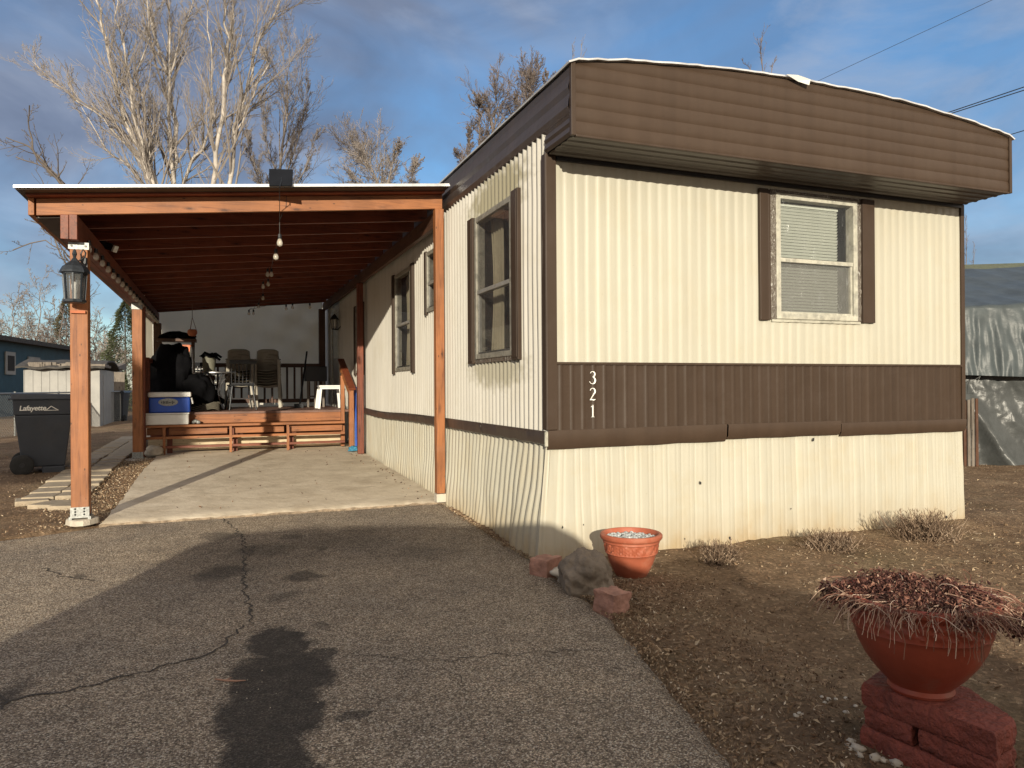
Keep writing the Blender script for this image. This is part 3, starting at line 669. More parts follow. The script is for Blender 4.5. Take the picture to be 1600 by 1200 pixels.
# side door
mb = MB(); mb.box(X0+.005, X0+.035, 15.0, 16.0, .88, 2.85); dr = mb.build('door', 'white_paint', home)
mb = MB(); mb.box(X0-.02, X0+.02, 14.96, 15.02, .9, 2.88); mb.box(X0-.02, X0+.02, 15.98, 16.04, .9, 2.88); mb.box(X0-.02, X0+.02, 15.02, 15.98, 2.82, 2.88); mb.box(X0-.005, X0+.005, 15.2, 15.8, 1.9, 2.65); mb.build('door_frame', 'window_white', dr)
mb = MB(); mb.lathe([(.0, 0), (.03, .01), (.03, .05), (0, .06)], (X0-.05, 15.1, 1.85), 12, 'x'); mb.build('door_knob', 'steel', dr)
# house number: tapered strokes
def stroke(mb, pts, ws, o, s):
    n_ = len(pts)
    L = []
    for i, (x, z) in enumerate(pts):
        a = pts[max(0, i-1)]; b_ = pts[min(n_-1, i+1)]; tx, tz = b_[0]-a[0], b_[1]-a[1]; l = math.hypot(tx, tz) or 1; px, pz = -tz/l, tx/l
        w_ = ws[i]*.40; L += [(o[0]+(x-px*w_)*s, o[1], o[2]+(z-pz*w_)*s), (o[0]+(x+px*w_)*s, o[1], o[2]+(z+pz*w_)*s)]
    fs = [(2*i, 2*i+1, 2*i+3, 2*i+2) for i in range(n_-1)]; b0 = len(L)
    L2 = [(x, y-.006, z) for x, y, z in L]
    fs += [tuple(b0+k for k in f) for f in fs] + [(2*i, 2*i+2, b0+2*i+2, b0+2*i) for i in range(n_-1)] + [(2*i+1, 2*i+3, b0+2*i+3, b0+2*i+1) for i in range(n_-1)]
    mb.add(L+L2, fs)
def arc(cx, cz, rx, rz, a0, a1, k=12): return [(cx+rx*math.cos(rad(a0+(a1-a0)*i/k)), cz+rz*math.sin(rad(a0+(a1-a0)*i/k))) for i in range(k+1)]
num = thing('house_number', 'white metal house number 321 mounted vertically on the brown band', 'house number', (2.6, Y0-.02, 1.2))
SH = .094
for dg, py in (('3', 590), ('2', 616), ('1', 642)):
    c = on(925.5, py, 'y', Y0-.02); o = (c.x-.3*SH, c.y, c.z-.5*SH); mb = MB()
    if dg == '3':
        p = arc(.30, .77, .20, .21, 160, -80, 14)+arc(.28, .27, .25, .27, 80, -165, 16); w_ = [.05+.10*max(0, math.cos(rad(160-240*i/14)))**1 for i in range(15)]+[.05+.12*max(0, math.cos(rad(80-245*i/16))) for i in range(17)]
        stroke(mb, p, w_, o, SH)
    elif dg == '2':
        p = arc(.30, .73, .22, .25, 165, -25, 14)+[(.40, .50), (.25, .28), (.10, .08)]; stroke(mb, p, [.05+.11*max(0, math.cos(rad(165-190*i/14))) for i in range(15)]+[.10, .06, .05], o, SH)
        stroke(mb, [(.06, .05), (.2, .08), (.4, .04), (.56, .10)], [.05, .11, .12, .03], o, SH)
    else:
        stroke(mb, [(.16, .80), (.26, .88), (.33, .98)], [.03, .05, .08], o, SH); stroke(mb, [(.32, .98), (.32, .5), (.32, .02)], [.12, .11, .12], o, SH); stroke(mb, [(.2, .02), (.45, .02)], [.04, .04], o, SH)
    mb.build('digit', 'white_number', num)
# porch lamp by the door
lam = thing('porch_lamp', 'small black wall lamp beside the far trailer door', 'lamp', (X0-.1, 14.8, 2.5))
mb = MB(); mb.lathe([(0, .30), (.03, .27), (.08, .20), (.085, .18)], (X0-.13, 14.8, 2.45), 8); mb.lathe([(.05, -.02), (.055, 0)], (X0-.13, 14.8, 2.45), 8)
for k in range(6): a = k*math.pi/3; mb.bar((X0-.13+.055*math.cos(a), 14.8+.055*math.sin(a), 2.45), (X0-.13+.08*math.cos(a), 14.8+.08*math.sin(a), 2.64), .01, .01)
mb.tube([(X0-.012, 14.8, 2.5), (X0-.06, 14.8, 2.44), (X0-.13, 14.8, 2.43)], .01, 6); mb.build('lamp_cage', 'black_iron', lam)
mb = MB(); mb.lathe([(.048, .01), (.07, .18)], (X0-.13, 14.8, 2.45), 8); mb.build('lamp_glass', 'bulb_glass', lam)

# ------------------------------------------------------------------ carport
cp = thing('carport', 'orange stained timber carport with sloping white edged roof', 'carport', (.3, 12, .2))
YA, YZ = 7.4, 16.6
def rz(x): return 3.155-.0985*(2.16-x)      # underside of the joists
XL, XRt = -1.53, 2.16
def joist(y, mat, h=.145, t=.04):
    mb = MB(); mb.hexa([(XL+.06, y, rz(XL+.06)), (XRt, y, rz(XRt)), (XRt, y+t, rz(XRt)), (XL+.06, y+t, rz(XL+.06)),
                        (XL+.06, y, rz(XL+.06)+h), (XRt, y, rz(XRt)+h), (XRt, y+t, rz(XRt)+h), (XL+.06, y+t, rz(XL+.06)+h)])
    return mb.build('joist', mat, cp, bevel=.003)
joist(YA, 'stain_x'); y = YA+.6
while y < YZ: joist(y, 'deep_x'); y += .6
mb = MB(); mb.hexa([(XL, YA-.004, rz(XL)+.002), (XL+.045, YA-.004, rz(XL+.045)+.002), (XL+.045, YZ, rz(XL)+.002), (XL, YZ, rz(XL)+.002), (XL, YA-.004, rz(XL)+.15), (XL+.045, YA-.004, rz(XL)+.154), (XL+.045, YZ, rz(XL)+.154), (XL, YZ, rz(XL)+.15)])
mb.build('edge_board', 'stain_y', cp, bevel=.003)
def slope_sheet(name, mat, x0, x1, y0, y1, dz0, dz1, smooth=False):
    mb = MB(); mb.hexa([(x0, y0, rz(x0)+dz0), (x1, y0, rz(x1)+dz0), (x1, y1, rz(x1)+dz0), (x0, y1, rz(x0)+dz0), (x0, y0, rz(x0)+dz1), (x1, y0, rz(x1)+dz1), (x1, y1, rz(x1)+dz1), (x0, y1, rz(x0)+dz1)])
    return mb.build(name, mat, cp)
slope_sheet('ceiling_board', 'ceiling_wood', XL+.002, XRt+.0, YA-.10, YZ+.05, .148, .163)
slope_sheet('roof_sheet', 'white_plastic', XL-.045, XRt+.01, YA-.25, YZ+.12, .172, .184)
slope_sheet('roof_underside', 'brown_metal', XL-.04, XRt+.005, YA-.235, YZ+.1, .164, .1715)
slope_sheet('soffit_panel', 'brown_metal', XL+.05, -1.30, YA+.05, YZ, -.014, -.004)
mb = MB(); mb.hexa([(XL-.05, YA-.262, rz(XL)+.168), (XRt, YA-.262, rz(XRt)+.168), (XRt, YA-.251, rz(XRt)+.168), (XL-.05, YA-.251, rz(XL)+.168), (XL-.05, YA-.262, rz(XL)+.190), (XRt, YA-.262, rz(XRt)+.195), (XRt, YA-.251, rz(XRt)+.195), (XL-.05, YA-.251, rz(XL)+.190)])
mb.build('roof_edging', 'roof_coat', cp)
# doubled left beam and ledger
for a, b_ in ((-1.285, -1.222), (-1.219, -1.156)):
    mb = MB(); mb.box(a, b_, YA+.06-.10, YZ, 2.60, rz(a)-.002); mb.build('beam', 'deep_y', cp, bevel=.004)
mb = MB(); mb.box(2.10, 2.155, YA+.05, YZ, 2.98, 3.14); mb.build('ledger_beam', 'brown_y', cp, bevel=.003)
def post(x, y, z0, z1, mat, wd=.14, base=True):
    mb = MB(); mb.box(x-wd/2, x+wd/2, y-wd/2, y+wd/2, z0+(.04 if base else 0), z1); p = mb.build('post', mat, cp, bevel=.006)
    if base:
        e = wd/2+.004; mb = MB()
        mb.box(x-e, x+e, y-e-.003, y-e, z0+.02, z0+.115); mb.box(x-e, x+e, y+e, y+e+.003, z0+.02, z0+.115); mb.box(x-e, x+e, y-e, y+e, z0+.02, z0+.035)
        for sx_ in (-1, 1):
            mb.box(x+sx_*e-.012, x+sx_*e+.012, y-e, y+e, z0-.005, z0+.03)
            for k in (.05, .075, .1): mb.lathe([(.009, 0), (.009, .006), (0, .009)], (x+sx_*.035, y-e-.003, z0+k), 6, 'y')
        mb.build('post_base', 'galv', p)
    return p
p1 = post(-1.165, 7.55, .135, 2.56, 'stain_z')
mb = MB(); mb.box(-1.245, -1.085, 7.474, 7.478, 2.535, 2.597)
for k in range(2): mb.lathe([(.010, 0), (.010, -.006), (0, -.009)], (-1.22+k*.11, 7.474, 2.565), 6, 'y')
mb.build('post_cap', 'galv', p1)
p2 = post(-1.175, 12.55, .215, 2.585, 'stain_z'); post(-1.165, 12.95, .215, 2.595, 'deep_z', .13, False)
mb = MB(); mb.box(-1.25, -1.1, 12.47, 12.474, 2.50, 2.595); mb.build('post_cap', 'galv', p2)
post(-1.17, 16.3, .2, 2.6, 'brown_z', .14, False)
mb = MB(); mb.box(2.075, 2.165, 7.365, 7.455, .19, rz(2.1)-.004); p3 = mb.build('post', 'stain_z', cp, bevel=.004)
mb = MB(); mb.box(2.07, 2.17, 7.36, 7.46, .10, .185); mb.build('post_base', 'post_conc', p3)
post(2.105, 12.0, .22, 2.98, 'deep_z', .095, False)
post(2.06, 16.45, .9, 3.0, 'brown_z', .13, False)
mb = MB(); mb.lathe([(.13, 0), (.125, .045), (.11, .05), (0, .05)], (-1.16, 7.55, .09), 14, fn=lambda r, z, a: r*(1+.12*math.sin(3*a)+.08*math.sin(7*a)))
tag(mb.build('concrete_footing', 'post_conc', org=(-1.16, 7.55, .09)), 'small concrete footing under the near left carport post', 'footing')
mb = MB(); mb.lathe([(.19, 0), (.18, .04), (.13, .055), (0, .055)], (-1.17, 12.5, .175), 14, fn=lambda r, z, a: r*(1+.12*math.sin(3*a)+.08*math.sin(5*a)))
tag(mb.build('concrete_footing', 'post_conc', org=(-1.17, 12.5, .175)), 'wide concrete footing under the second left carport post', 'footing')
# lantern on the near post
lt = thing('wall_lantern', 'dark blue-grey coach lantern hung on the near orange carport post', 'lantern', (-1.175, 7.38, 2.1))
lt.scale = (.9, .9, .95)
simple('lantern_metal', (.028, .034, .042), .45, .3, 30, .3, 90, .4)
lx, ly, lz = -1.175, 7.34, 2.04
mb = MB(); hx = 8
mb.lathe([(0, .50), (.012, .485), (.022, .45), (.012, .42), (.026, .40), (.035, .385), (.05, .375), (.105, .335), (.128, .295), (.132, .275), (.112, .272)], (lx, ly, lz), hx)
mb.lathe([(.108, .262), (.108, .275)], (lx, ly, lz), hx); mb.lathe([(.085, .0), (.10, .01), (.10, .03), (.088, .034)], (lx, ly, lz), hx)
for k in range(hx):
    a = k*2*math.pi/hx; mb.bar((lx+.085*math.cos(a), ly+.085*math.sin(a), lz+.03), (lx+.102*math.cos(a), ly+.102*math.sin(a), lz+.27), .014, .014)
mb.build('lantern_cage', 'lantern_metal', lt)
mb = MB(); mb.lathe([(.080, .032), (.096, .268)], (lx, ly, lz), hx); mb.build('glass_panel', 'lantern_glass', lt)
mb = MB(); mb.lathe([(0, .20), (.02, .19), (.032, .16), (.026, .12), (.014, .09), (.014, .04), (0, .04)], (lx, ly, lz), 14); mb.build('bulb', 'white_plastic', lt, smooth=True)
mb = MB(); mb.tube([(lx+.06, 7.475, lz+.36), (lx+.06, 7.43, lz+.36), (lx+.055, 7.38, lz+.40), (lx+.05, 7.36, lz+.46), (lx+.07, 7.36, lz+.50), (lx+.09, 7.37, lz+.47), (lx+.08, 7.38, lz+.43), (lx+.03, 7.36, lz+.39), (lx, ly, lz+.40)], .008, 6)
mb.box(lx+.03, lx+.09, 7.462, 7.477, lz+.28, lz+.44); mb.build('bracket', 'black_iron', lt)
mb = MB(); mb.box(lx-.06, lx+.07, 7.46, 7.478, 1.96, 1.985); mb.build('mount_plate', 'leather', lt)
# string lights
def bulb(mbg, mbs, p, s=1.0):
    x, y, z = p
    mbs.lathe([(.017*s, 0), (.019*s, -.03*s), (.016*s, -.045*s)], p, 8)
    mbg.lathe([(.014*s, -.045*s), (.022*s, -.06*s), (.030*s, -.085*s), (.024*s, -.11*s), (0, -.122*s)], p, 10)
st1 = thing('string_lights', 'string of clear bulbs fixed along the left carport beam', 'string lights', (-1.1, 10, 2.6))
pts = []; k = 0; y = 7.75
while y < 15.8:
    p = (-1.125, y, 2.665+.02*nz(y, 1)); pts.append((p[0], p[1], p[2])); a, b_ = MB(), MB(); bulb(a, b_, p, .95)
    so = b_.build('socket', 'black_plastic', st1); a.build('bulb', 'bulb_glass', so, smooth=True); y += .42; pts.append((-1.13, y-.21, 2.655))
mb = MB(); mb.tube(pts, .004, 5); mb.build('wire', 'wire', st1)
st2 = thing('string_lights', 'string of clear bulbs looped under the middle of the carport ceiling', 'string lights', (.6, 10, 2.9))
tops = []
for px, py, D in ((437, 366, 7.2), (431, 389, 8.0), (424, 420, 9.3), (418, 420, 9.3), (419, 436, 10.2), (411, 440, 10.4), (411, 459, 11.6), (404, 473, 12.6), (396, 484, 13.6), (389, 484, 13.6), (447, 476, 12.6), (457, 474, 12.7), (484, 474, 12.7)):
    p = dep(px, py, D); a, b_ = MB(), MB(); bulb(a, b_, p, 1.0 if D < 9 else .85); so = b_.build('socket', 'black_plastic', st2); a.build('bulb', 'bulb_glass', so, smooth=True); tops.append(p)
f0 = dep(437, 292, 6.75); j0 = Vector((tops[0].x, YA-.01, rz(tops[0].x)+.02))
mb = MB(); mb.tube([f0+Vector((0, .02, 0)), tops[0]+Vector((0, 0, .12)), tops[0]], .0035, 5)
for a, b_ in zip(tops, tops[1:]):
    mid = (a+b_)/2+Vector((0, 0, .03)); mb.tube([a, mid, b_], .003, 4)
mb.tube([tops[0]+Vector((0, 0, .14)), (tops[0].x+.05, YA-.008, rz(tops[0].x)+.05), (tops[0].x+.055, YA-.008, rz(tops[0].x)+.15)], .003, 4)
mb.build('wire', 'wire', st2)
# flood lights on the beam
for px, py, D, lb in ((163, 388, 8.1, 'black floodlight with white lens at the near end of left beam'), (212, 462, 12.4, 'black floodlight further along left beam above the second post')):
    c = dep(px, py, D); fl = thing('floodlight', lb, 'floodlight', c)
    mb = MB(); mb.box(c.x-.08, c.x+.03, c.y-.09, c.y+.07, c.z-.01, c.z+.09); mb.bar((c.x-.14, c.y, c.z+.10), (c.x, c.y, c.z+.04), .06, .05); mb.build('housing', 'black_plastic', fl, bevel=.008)
    mb = MB(); mb.bar((c.x+.02, c.y-.05, c.z+.03), (c.x+.11, c.y-.10, c.z-.015), .07, .075); hd = mb.build('lamp_head', 'black_plastic', fl, bevel=.006)
    mb = MB(); mb.bar((c.x+.1, c.y-.095, c.z-.01), (c.x+.125, c.y-.108, c.z-.022), .066, .072); mb.build('lens', 'white_plastic', hd)
# solar panel on the roof
sc_ = dep(439, 279, 6.9); sp = thing('solar_panel', 'small black solar panel standing on the carport roof edge', 'solar panel', sc_)
a_, b_, c_, d_ = dep(421, 266, 6.95), dep(458, 267, 6.95), dep(457, 292, 6.8), dep(421, 292, 6.8); nrm = (b_-a_).cross(d_-a_).normalized()*.018
mb = MB(); mb.hexa([d_, c_, b_, a_, d_-nrm, c_-nrm, b_-nrm, a_-nrm]); mb.build('panel', 'solar_black', sp, bevel=.003)
mb = MB(); ce = (a_+b_+c_+d_)/4
for q in (a_, b_, c_, d_): mb.bar(ce+(ce-CAM).normalized()*-.02, q.lerp(ce, .08)-(q-CAM).normalized()*.012, .008, .006)
mb.tube([ce-Vector((0, .03, 0)), ce-Vector((0, .05, .03)), f0], .006, 5); mb.build('bracket', 'black_iron', sp)
# ------------------------------------------------------------------ deck
dk = thing('deck', 'raised wooden deck at the far end of the carport with open step frame', 'deck', (.4, 14.5, .25))
YD = 13.2; DT = .90
mb = MB(); y = YD-.02
while y < 16.3:
    mb.box(-1.12, 2.14, y, y+.137, DT-.035, DT); y += .143
mb.build('deck_floor', 'deckgrey', dk)
mb = MB(); mb.box(-1.1, 2.0, YD, YD+.04, .715, DT-.037); mb.build('rim_board', 'stain_x', dk, bevel=.003)
mb = MB(); mb.box(-1.12, 2.0, YD-.28, YD-.002, .672, .710); mb.build('step_board', 'stain_x', dk, bevel=.004)
for a, b_ in ((-1.1, -.82), (-.78, .10), (.20, 1.0), (1.10, 1.98)):
    mb = MB(); mb.box(a, b_, YD-.12, YD-.08, .545, .66); mb.build('riser_board', 'stain_x', dk, bevel=.003)
for z in (.505, .355):
    mb = MB(); mb.box(-1.12, 2.0, YD-.27, YD-.19, z-.02, z+.02); mb.build('cross_rail', 'stain_x' if z > .4 else 'deep_x', dk, bevel=.003)
for x in (-.84, .15, 1.05):
    mb = MB(); mb.box(x-.02, x+.02, YD-.28, YD-.19-.082, slz(YD), .668); mb.build('step_upright', 'stain_z', dk, bevel=.003)
    mb = MB(); mb.box(x+.03, x+.11, YD-.07, YD-.01, slz(YD), .668); mb.build('step_upright', 'deep_z', dk, bevel=.003)
mb = MB(); mb.box(-1.1, 2.0, YD+.12, YD+.15, .27, .46); mb.build('skirt_plank', 'palewood', dk)
mb = MB(); mb.box(-1.1, 2.1, YD+.5, YD+.52, .2, .86); mb.build('skirt_plank', 'deep_x', dk)
# rails
mb = MB(); mb.box(-1.1, 2.0, 16.08, 16.18, 1.72, 1.80); mb.box(-1.1, 2.0, 16.1, 16.14, .98, 1.06); rl = mb.build('railing', 'brown_x', dk)
x = -.95
while x < 1.95:
    mb = MB(); mb.box(x-.02, x+.02, 16.11, 16.15, 1.061, 1.719); mb.build('baluster', 'brown_z', rl); x += .15
mb = MB(); mb.box(-1.14, -1.06, 13.02, 16.2, 1.72, 1.79); mb.box(-1.12, -1.08, 13.1, 16.1, 1.0, 1.07)
for y in (13.05, 14.2, 15.3): mb.box(-1.14, -1.05, y, y+.09, .9, 1.72)
mb.build('railing', 'deep_y', dk)
nwl = MB(); nwl.box(1.965, 2.03, YD-.06, YD+.03, .26, 1.50); nwl.build('newel_post', 'stain_z', dk, bevel=.004)
nwl = MB(); nwl.box(2.02, 2.10, YD-.62, YD-.54, .25, 1.27); nwl.build('newel_post', 'stain_z', dk, bevel=.004)
nwl = MB(); nwl.bar((2.03, YD+.35, 1.80), (2.07, YD-.66, 1.26), .11, .035); nwl.build('handrail', 'deep_y', dk, bevel=.004)
nwl = MB(); nwl.bar((1.995, YD+.15, 1.64), (2.04, YD-.56, 1.20), .035, .09); nwl.build('handrail', 'stain_y', dk, bevel=.004)
# tarps
def tarp(name, label, mat, fn, nu=60, nv=30, solid=.004):
    mb = MB(); mb.grid(nu, nv, fn); o_ = Vector(fn(.5, 0)); o = mb.build(name, mat, org=o_, smooth='all', solid=solid); return tag(o, label, 'tarp')
def bt(u, v):
    x = -1.45+3.55*u; top = rz(x)+.10; z = .85+(top-.85)*v
    d = .05*math.sin((u*1.6-v*.9)*17)*max(0, u-.3)*v + .03*nz(u*4, v*3) + .03*math.sin((u*.8+v*1.2)*23)*max(0, u-.45)
    return (x, 16.72+d, z)
tarp('back_tarp', 'off-white tarp stretched across the back of the deck', 'white_tarp', bt, 90, 50)
tarp('side_tarp', 'narrow off-white tarp hung on the left side of the deck', 'white_tarp', lambda u, v: (-1.26+.02*nz(u*4, v*4), 13.6+2.7*u, 1.6+1.05*v), 30, 20)
# ------------------------------------------------------------------ deck contents
co_ = thing('cooler', 'blue cooler with white lid and pale label on deck edge', 'cooler', (-.77, 13.15, .91))
mb = MB(); mb.box(-1.06, -.46, 12.98, 13.34, .905, 1.15); mb.build('body', 'cooler_blue', co_, bevel=.02)
mb = MB(); mb.box(-1.075, -.445, 12.965, 13.355, 1.155, 1.235); mb.build('lid', 'white_plastic', co_, bevel=.018)
mb = MB(); mb.lathe([(.0, 0), (.125, 0), (.125, -.008), (.11, -.011), (0, -.011)], (0, 0, 0), 24, 'y'); mb.v = [(x*1.15-.78, 12.978+y, 1.075+z*.5) for x, y, z in mb.v]; lbp = mb.build('label_plate', 'galv', co_)
mb = MB(); random.seed(3)
for k in range(9): x = -.88+.022*k; h = .01+.02*random.random(); mb.box(x, x+.012, 12.962, 12.966, 1.07-h, 1.07+h)
mb.build('label_mark', 'black_plastic', lbp)
mb = MB(); mb.tube([(-.445, 13.05, 1.14), (-.425, 13.05, 1.05), (-.425, 13.27, 1.05), (-.445, 13.27, 1.14)], .012, 6); mb.build('handle', 'white_plastic', co_)
wb = thing('storage_box', 'white plastic storage box under the blue cooler on the step', 'box', (-.8, 13.07, .715))
mb = MB(); mb.box(-1.11, -.48, 12.93, 13.19, .713, .878); mb.build('body', 'white_plastic', wb, bevel=.015); mb = MB(); mb.box(-1.12, -.47, 12.92, 13.192, .88, .902); mb.build('lid', 'white_plastic', wb, bevel=.006)
mb = MB()
for k in range(3): mb.lathe([(.0, .035), (.03, .02), (.035, 0), (.03, -.02), (0, -.03)], (-.42+.04*k, 13.12-.02*k, .74+.015*(k % 2)), 8)
tag(mb.build('scrap_metal', 'galv', org=(-.4, 13.1, .72), smooth=True), 'small dull metal scrap beside the white storage box', 'scrap')
# covered grill
def blob(mb, c, r, seed=0, nu=28, nv=18, amp=.18, flat=None, sq=1.0):
    vs = []
    for j in range(nv+1):
        th = math.pi*j/nv
        for i in range(nu):
            ph = 2*math.pi*i/nu
            d = Vector((math.sin(th)*math.cos(ph), math.sin(th)*math.sin(ph), math.cos(th)))
            if sq != 1: d = Vector([math.copysign(abs(q)**sq, q) for q in d])
            k = 1+amp*nz(d.x*1.6+seed, d.y*1.6, d.z*1.6)+amp*.45*nz(d.x*4.2+seed, d.y*4.2, d.z*4.2)+(amp*.16*nz(d.x*12+seed, d.y*12, d.z*12) if nu > 40 else 0)
            p = Vector((c[0]+d.x*r[0]*k, c[1]+d.y*r[1]*k, c[2]+d.z*r[2]*k))
            if flat is not None and p.z < flat: p.z = flat
            vs.append(p)
    fs = [(j*nu+i, (j+1)*nu+i, (j+1)*nu+(i+1) % nu, j*nu+(i+1) % nu) for j in range(nv) for i in range(nu)]
    mb.add(vs, fs)
def blobthing(name, label, cat, mat, c, r, seed=0, group=None, **k):
    mb = MB(); blob(mb, c, r, seed, **k); o = mb.build(name, mat, org=(c[0], c[1], k.get('flat') or c[2]-r[2]), smooth='all'); return tag(o, label, cat, group)
blobthing('covered_grill', 'tall grill under a black cover behind the blue cooler', 'grill', 'black_cloth', (-.82, 14.0, 1.38), (.36, .36, .62), 3, flat=.9, sq=.62, amp=.22, nu=48, nv=36)
blobthing('garbage_bag', 'stuffed black garbage bag on the deck beside the blue cooler', 'bag', 'black_cloth', (-.42, 13.9, 1.2), (.3, .3, .33), 8, flat=.9, sq=.8, amp=.3, nu=40, nv=26)
sh = thing('shelf_unit', 'wooden shelf stand holding clutter in the back left deck corner', 'shelf', (-.8, 15.3, .9))
mb = MB(); mb.box(-1.1, -.42, 15.0, 15.4, 2.17, 2.22); mb.box(-1.02, -.5, 15.02, 15.38, 1.95, 1.98); mb.build('shelf', 'brown_x', sh)
for x in (-1.04, -.48): mb = MB(); mb.box(x-.03, x+.03, 15.1, 15.16, .9, 2.169); mb.build('leg', 'brown_z', sh)
blobthing('cloth_bundle', 'folded dark cloth lying on top of the wooden shelf', 'cloth', 'black_cloth', (-.76, 15.2, 2.27), (.3, .16, .09), 4, flat=2.22, amp=.3)
mb = MB(); mb.box(-.66, -.5, 15.05, 15.2, 1.982, 2.11); tag(mb.build('carton', 'orange_box', org=(-.6, 15.1, 1.982), bevel=.004), 'small orange and white carton on the wooden shelf', 'box')
mb = MB(); mb.lathe([(.05, 0), (.055, .05), (.04, .5), (.03, .55)], (-.48, 14.6, 1.5), 10); mb.lathe([(.12, -.6), (.12, -.57), (.02, -.55), (.02, 0)], (-.48, 14.6, 1.5), 10); tag(mb.build('upright_fan', 'steel', org=(-.48, 14.6, .9), smooth=True), 'grey upright column standing right of the covered grill', 'fan')
# low bench of dark stuff with white lattice crate
cr = MB()
for k in range(5): cr.box(-.56, -.26, 15.7, 15.71, 1.56+.05*k, 1.575+.05*k); cr.box(-.56+.07*k, -.545+.07*k, 15.711, 15.72, 1.55, 1.80)
tag(cr.build('lattice_crate', 'white_plastic', org=(-.4, 15.7, 1.55)), 'small white lattice crate behind the round table', 'crate')
mb = MB(); mb.box(-.62, -.1, 15.6, 16.0, 1.46, 1.545); mb.box(-.6, -.55, 15.62, 15.68, .9, 1.46); mb.box(-.17, -.12, 15.62, 15.68, .9, 1.46); mb.box(-.6, -.12, 15.9, 15.95, .9, 1.46); tag(mb.build('side_cabinet', 'brown_x', org=(-.35, 15.8, .9)), 'low dark wooden cabinet under the white lattice crate', 'cabinet')
blobthing('storage_bag', 'dark lumpy bag on deck under the round table', 'bag', 'grey_cloth', (-.25, 14.9, 1.05), (.3, .2, .22), 12, flat=.9, amp=.35)
# hose coil
mb = MB()
for k in range(5):
    pts = [(-.28+(.26-.02*k)*math.cos(t/12*math.pi)+.02*k, 13.75+(.13)*math.sin(t/12*math.pi), .93+.025*k+.02*math.sin(t)) for t in range(25)]; mb.tube(pts, .013, 6)
tag(mb.build('hose_coil', 'hose', org=(-.28, 13.75, .9), smooth=True), 'coiled grey garden hose on the deck edge', 'hose')
# table
tb = thing('patio_table', 'round grey metal patio table with splayed tube legs on deck', 'table', (-.08, 14.9, .9))
mb = MB(); mb.lathe([(0, .70), (.36, .70), (.375, .69), (.375, .675), (.36, .67), (0, .67)], (-.08, 14.9, .9), 36); mb.build('tabletop', 'steel', tb, smooth=True)
for k in range(4):
    a = k*math.pi/2+.5; c, s_ = math.cos(a), math.sin(a); mb = MB()
    mb.tube([(-.08+.27*c, 14.9+.27*s_, 1.565), (-.08+.12*c, 14.9+.12*s_, 1.4), (-.08+.07*c, 14.9+.07*s_, 1.2), (-.08+.14*c, 14.9+.14*s_, 1.03), (-.08+.3*c, 14.9+.3*s_, .905)], .013, 8); mb.build('leg', 'steel', tb, smooth=True)
bk = thing('bucket', 'olive grey bucket with black gloves standing on the round table', 'bucket', (-.2, 15.0, 1.61))
mb = MB(); mb.lathe([(.10, 0), (.122, .26), (.128, .265), (.128, .28), (.112, .28), (.095, .02), (0, .02)], (-.2, 15.0, 1.602), 20); mb.build('pail', 'olive', bk, smooth=True)
gl = MB(); blob(gl, (-.2, 14.98, 1.90), (.13, .12, .055), 5, amp=.5)
for k, (dx, dz) in enumerate(((.12, -.02), (.15, -.05), (.17, .0), (-.1, .02))): gl.tube([(-.2, 14.95, 1.92), (-.2+dx*.7, 14.93, 1.94+dz), (-.2+dx*1.3, 14.93, 1.87+dz)], [.03, .026, .02], 7)
tag(gl.build('work_gloves', 'black_cloth', org=(-.2, 15, 1.88), smooth='all'), 'black work gloves draped over the olive bucket', 'gloves')
# resin chairs, seen from the back; origin at floor, front toward -y
def make_resin():
    r = thing('resin_chair', 'x', 'chair')
    mb = MB(); mb.grid(10, 10, lambda u, v: ((u-.5)*(.46-.04*v), -.22+.42*v, .42+.02*math.cos((u-.5)*4)*-1+.02-.03*v+(.015*(v-.5)**2))); mb.build('seat', 'taupe_plastic', r, solid=.008, smooth='all')
    mb = MB()
    def bk_(u, v): x = (u-.5)*(.44-.02*v); z = .41+.46*v*(1-.10*abs(2*u-1)**4); return (x, .20+.10*v-.05*math.cos((u-.5)*3), z)
    mb.grid(14, 12, bk_); mb.build('backrest', 'taupe_plastic', r, solid=.009, smooth='all')
    for s_ in (-1, 1):
        mb = MB(); mb.bar((s_*.255, -.2, .63), (s_*.235, .23, .66), .05, .022); mb.build('armrest', 'taupe_plastic', r, bevel=.008)
        for (x0, y0, x1, y1, top) in ((s_*.27, -.27, s_*.252, -.2, .64), (s_*.25, .30, s_*.22, .22, .45)):
            mb = MB(); mb.bar((x0, y0, .0), (x1, y1, top), .05, .02, (0, 1, 0)); mb.build('leg', 'taupe_plastic', r, bevel=.004)
    return r
proto = make_resin(); first = True
names = {'L': 'left stack', 'R': 'right stack'}
ordn = ['bottom chair', 'second chair from the bottom', 'third chair from the bottom', 'middle chair', 'third chair from the top', 'second chair from the top', 'topmost chair']
for nm, (x, y, a) in (('L', (.37, 15.55, .08)), ('R', (.86, 15.5, -.15))):
    for k in range(7):
        c = proto if first else copy_tree(proto); first = False
        c.location = (x+.004*math.sin(k*5), y+.012*k, DT+.052*k); c.rotation_euler = (0, 0, a+.01*math.sin(k*3))
        c['label'] = 'taupe plastic chair, %s of the %s on the deck' % (ordn[k], names[nm]); c['group'] = 'stacked plastic chairs on the deck'
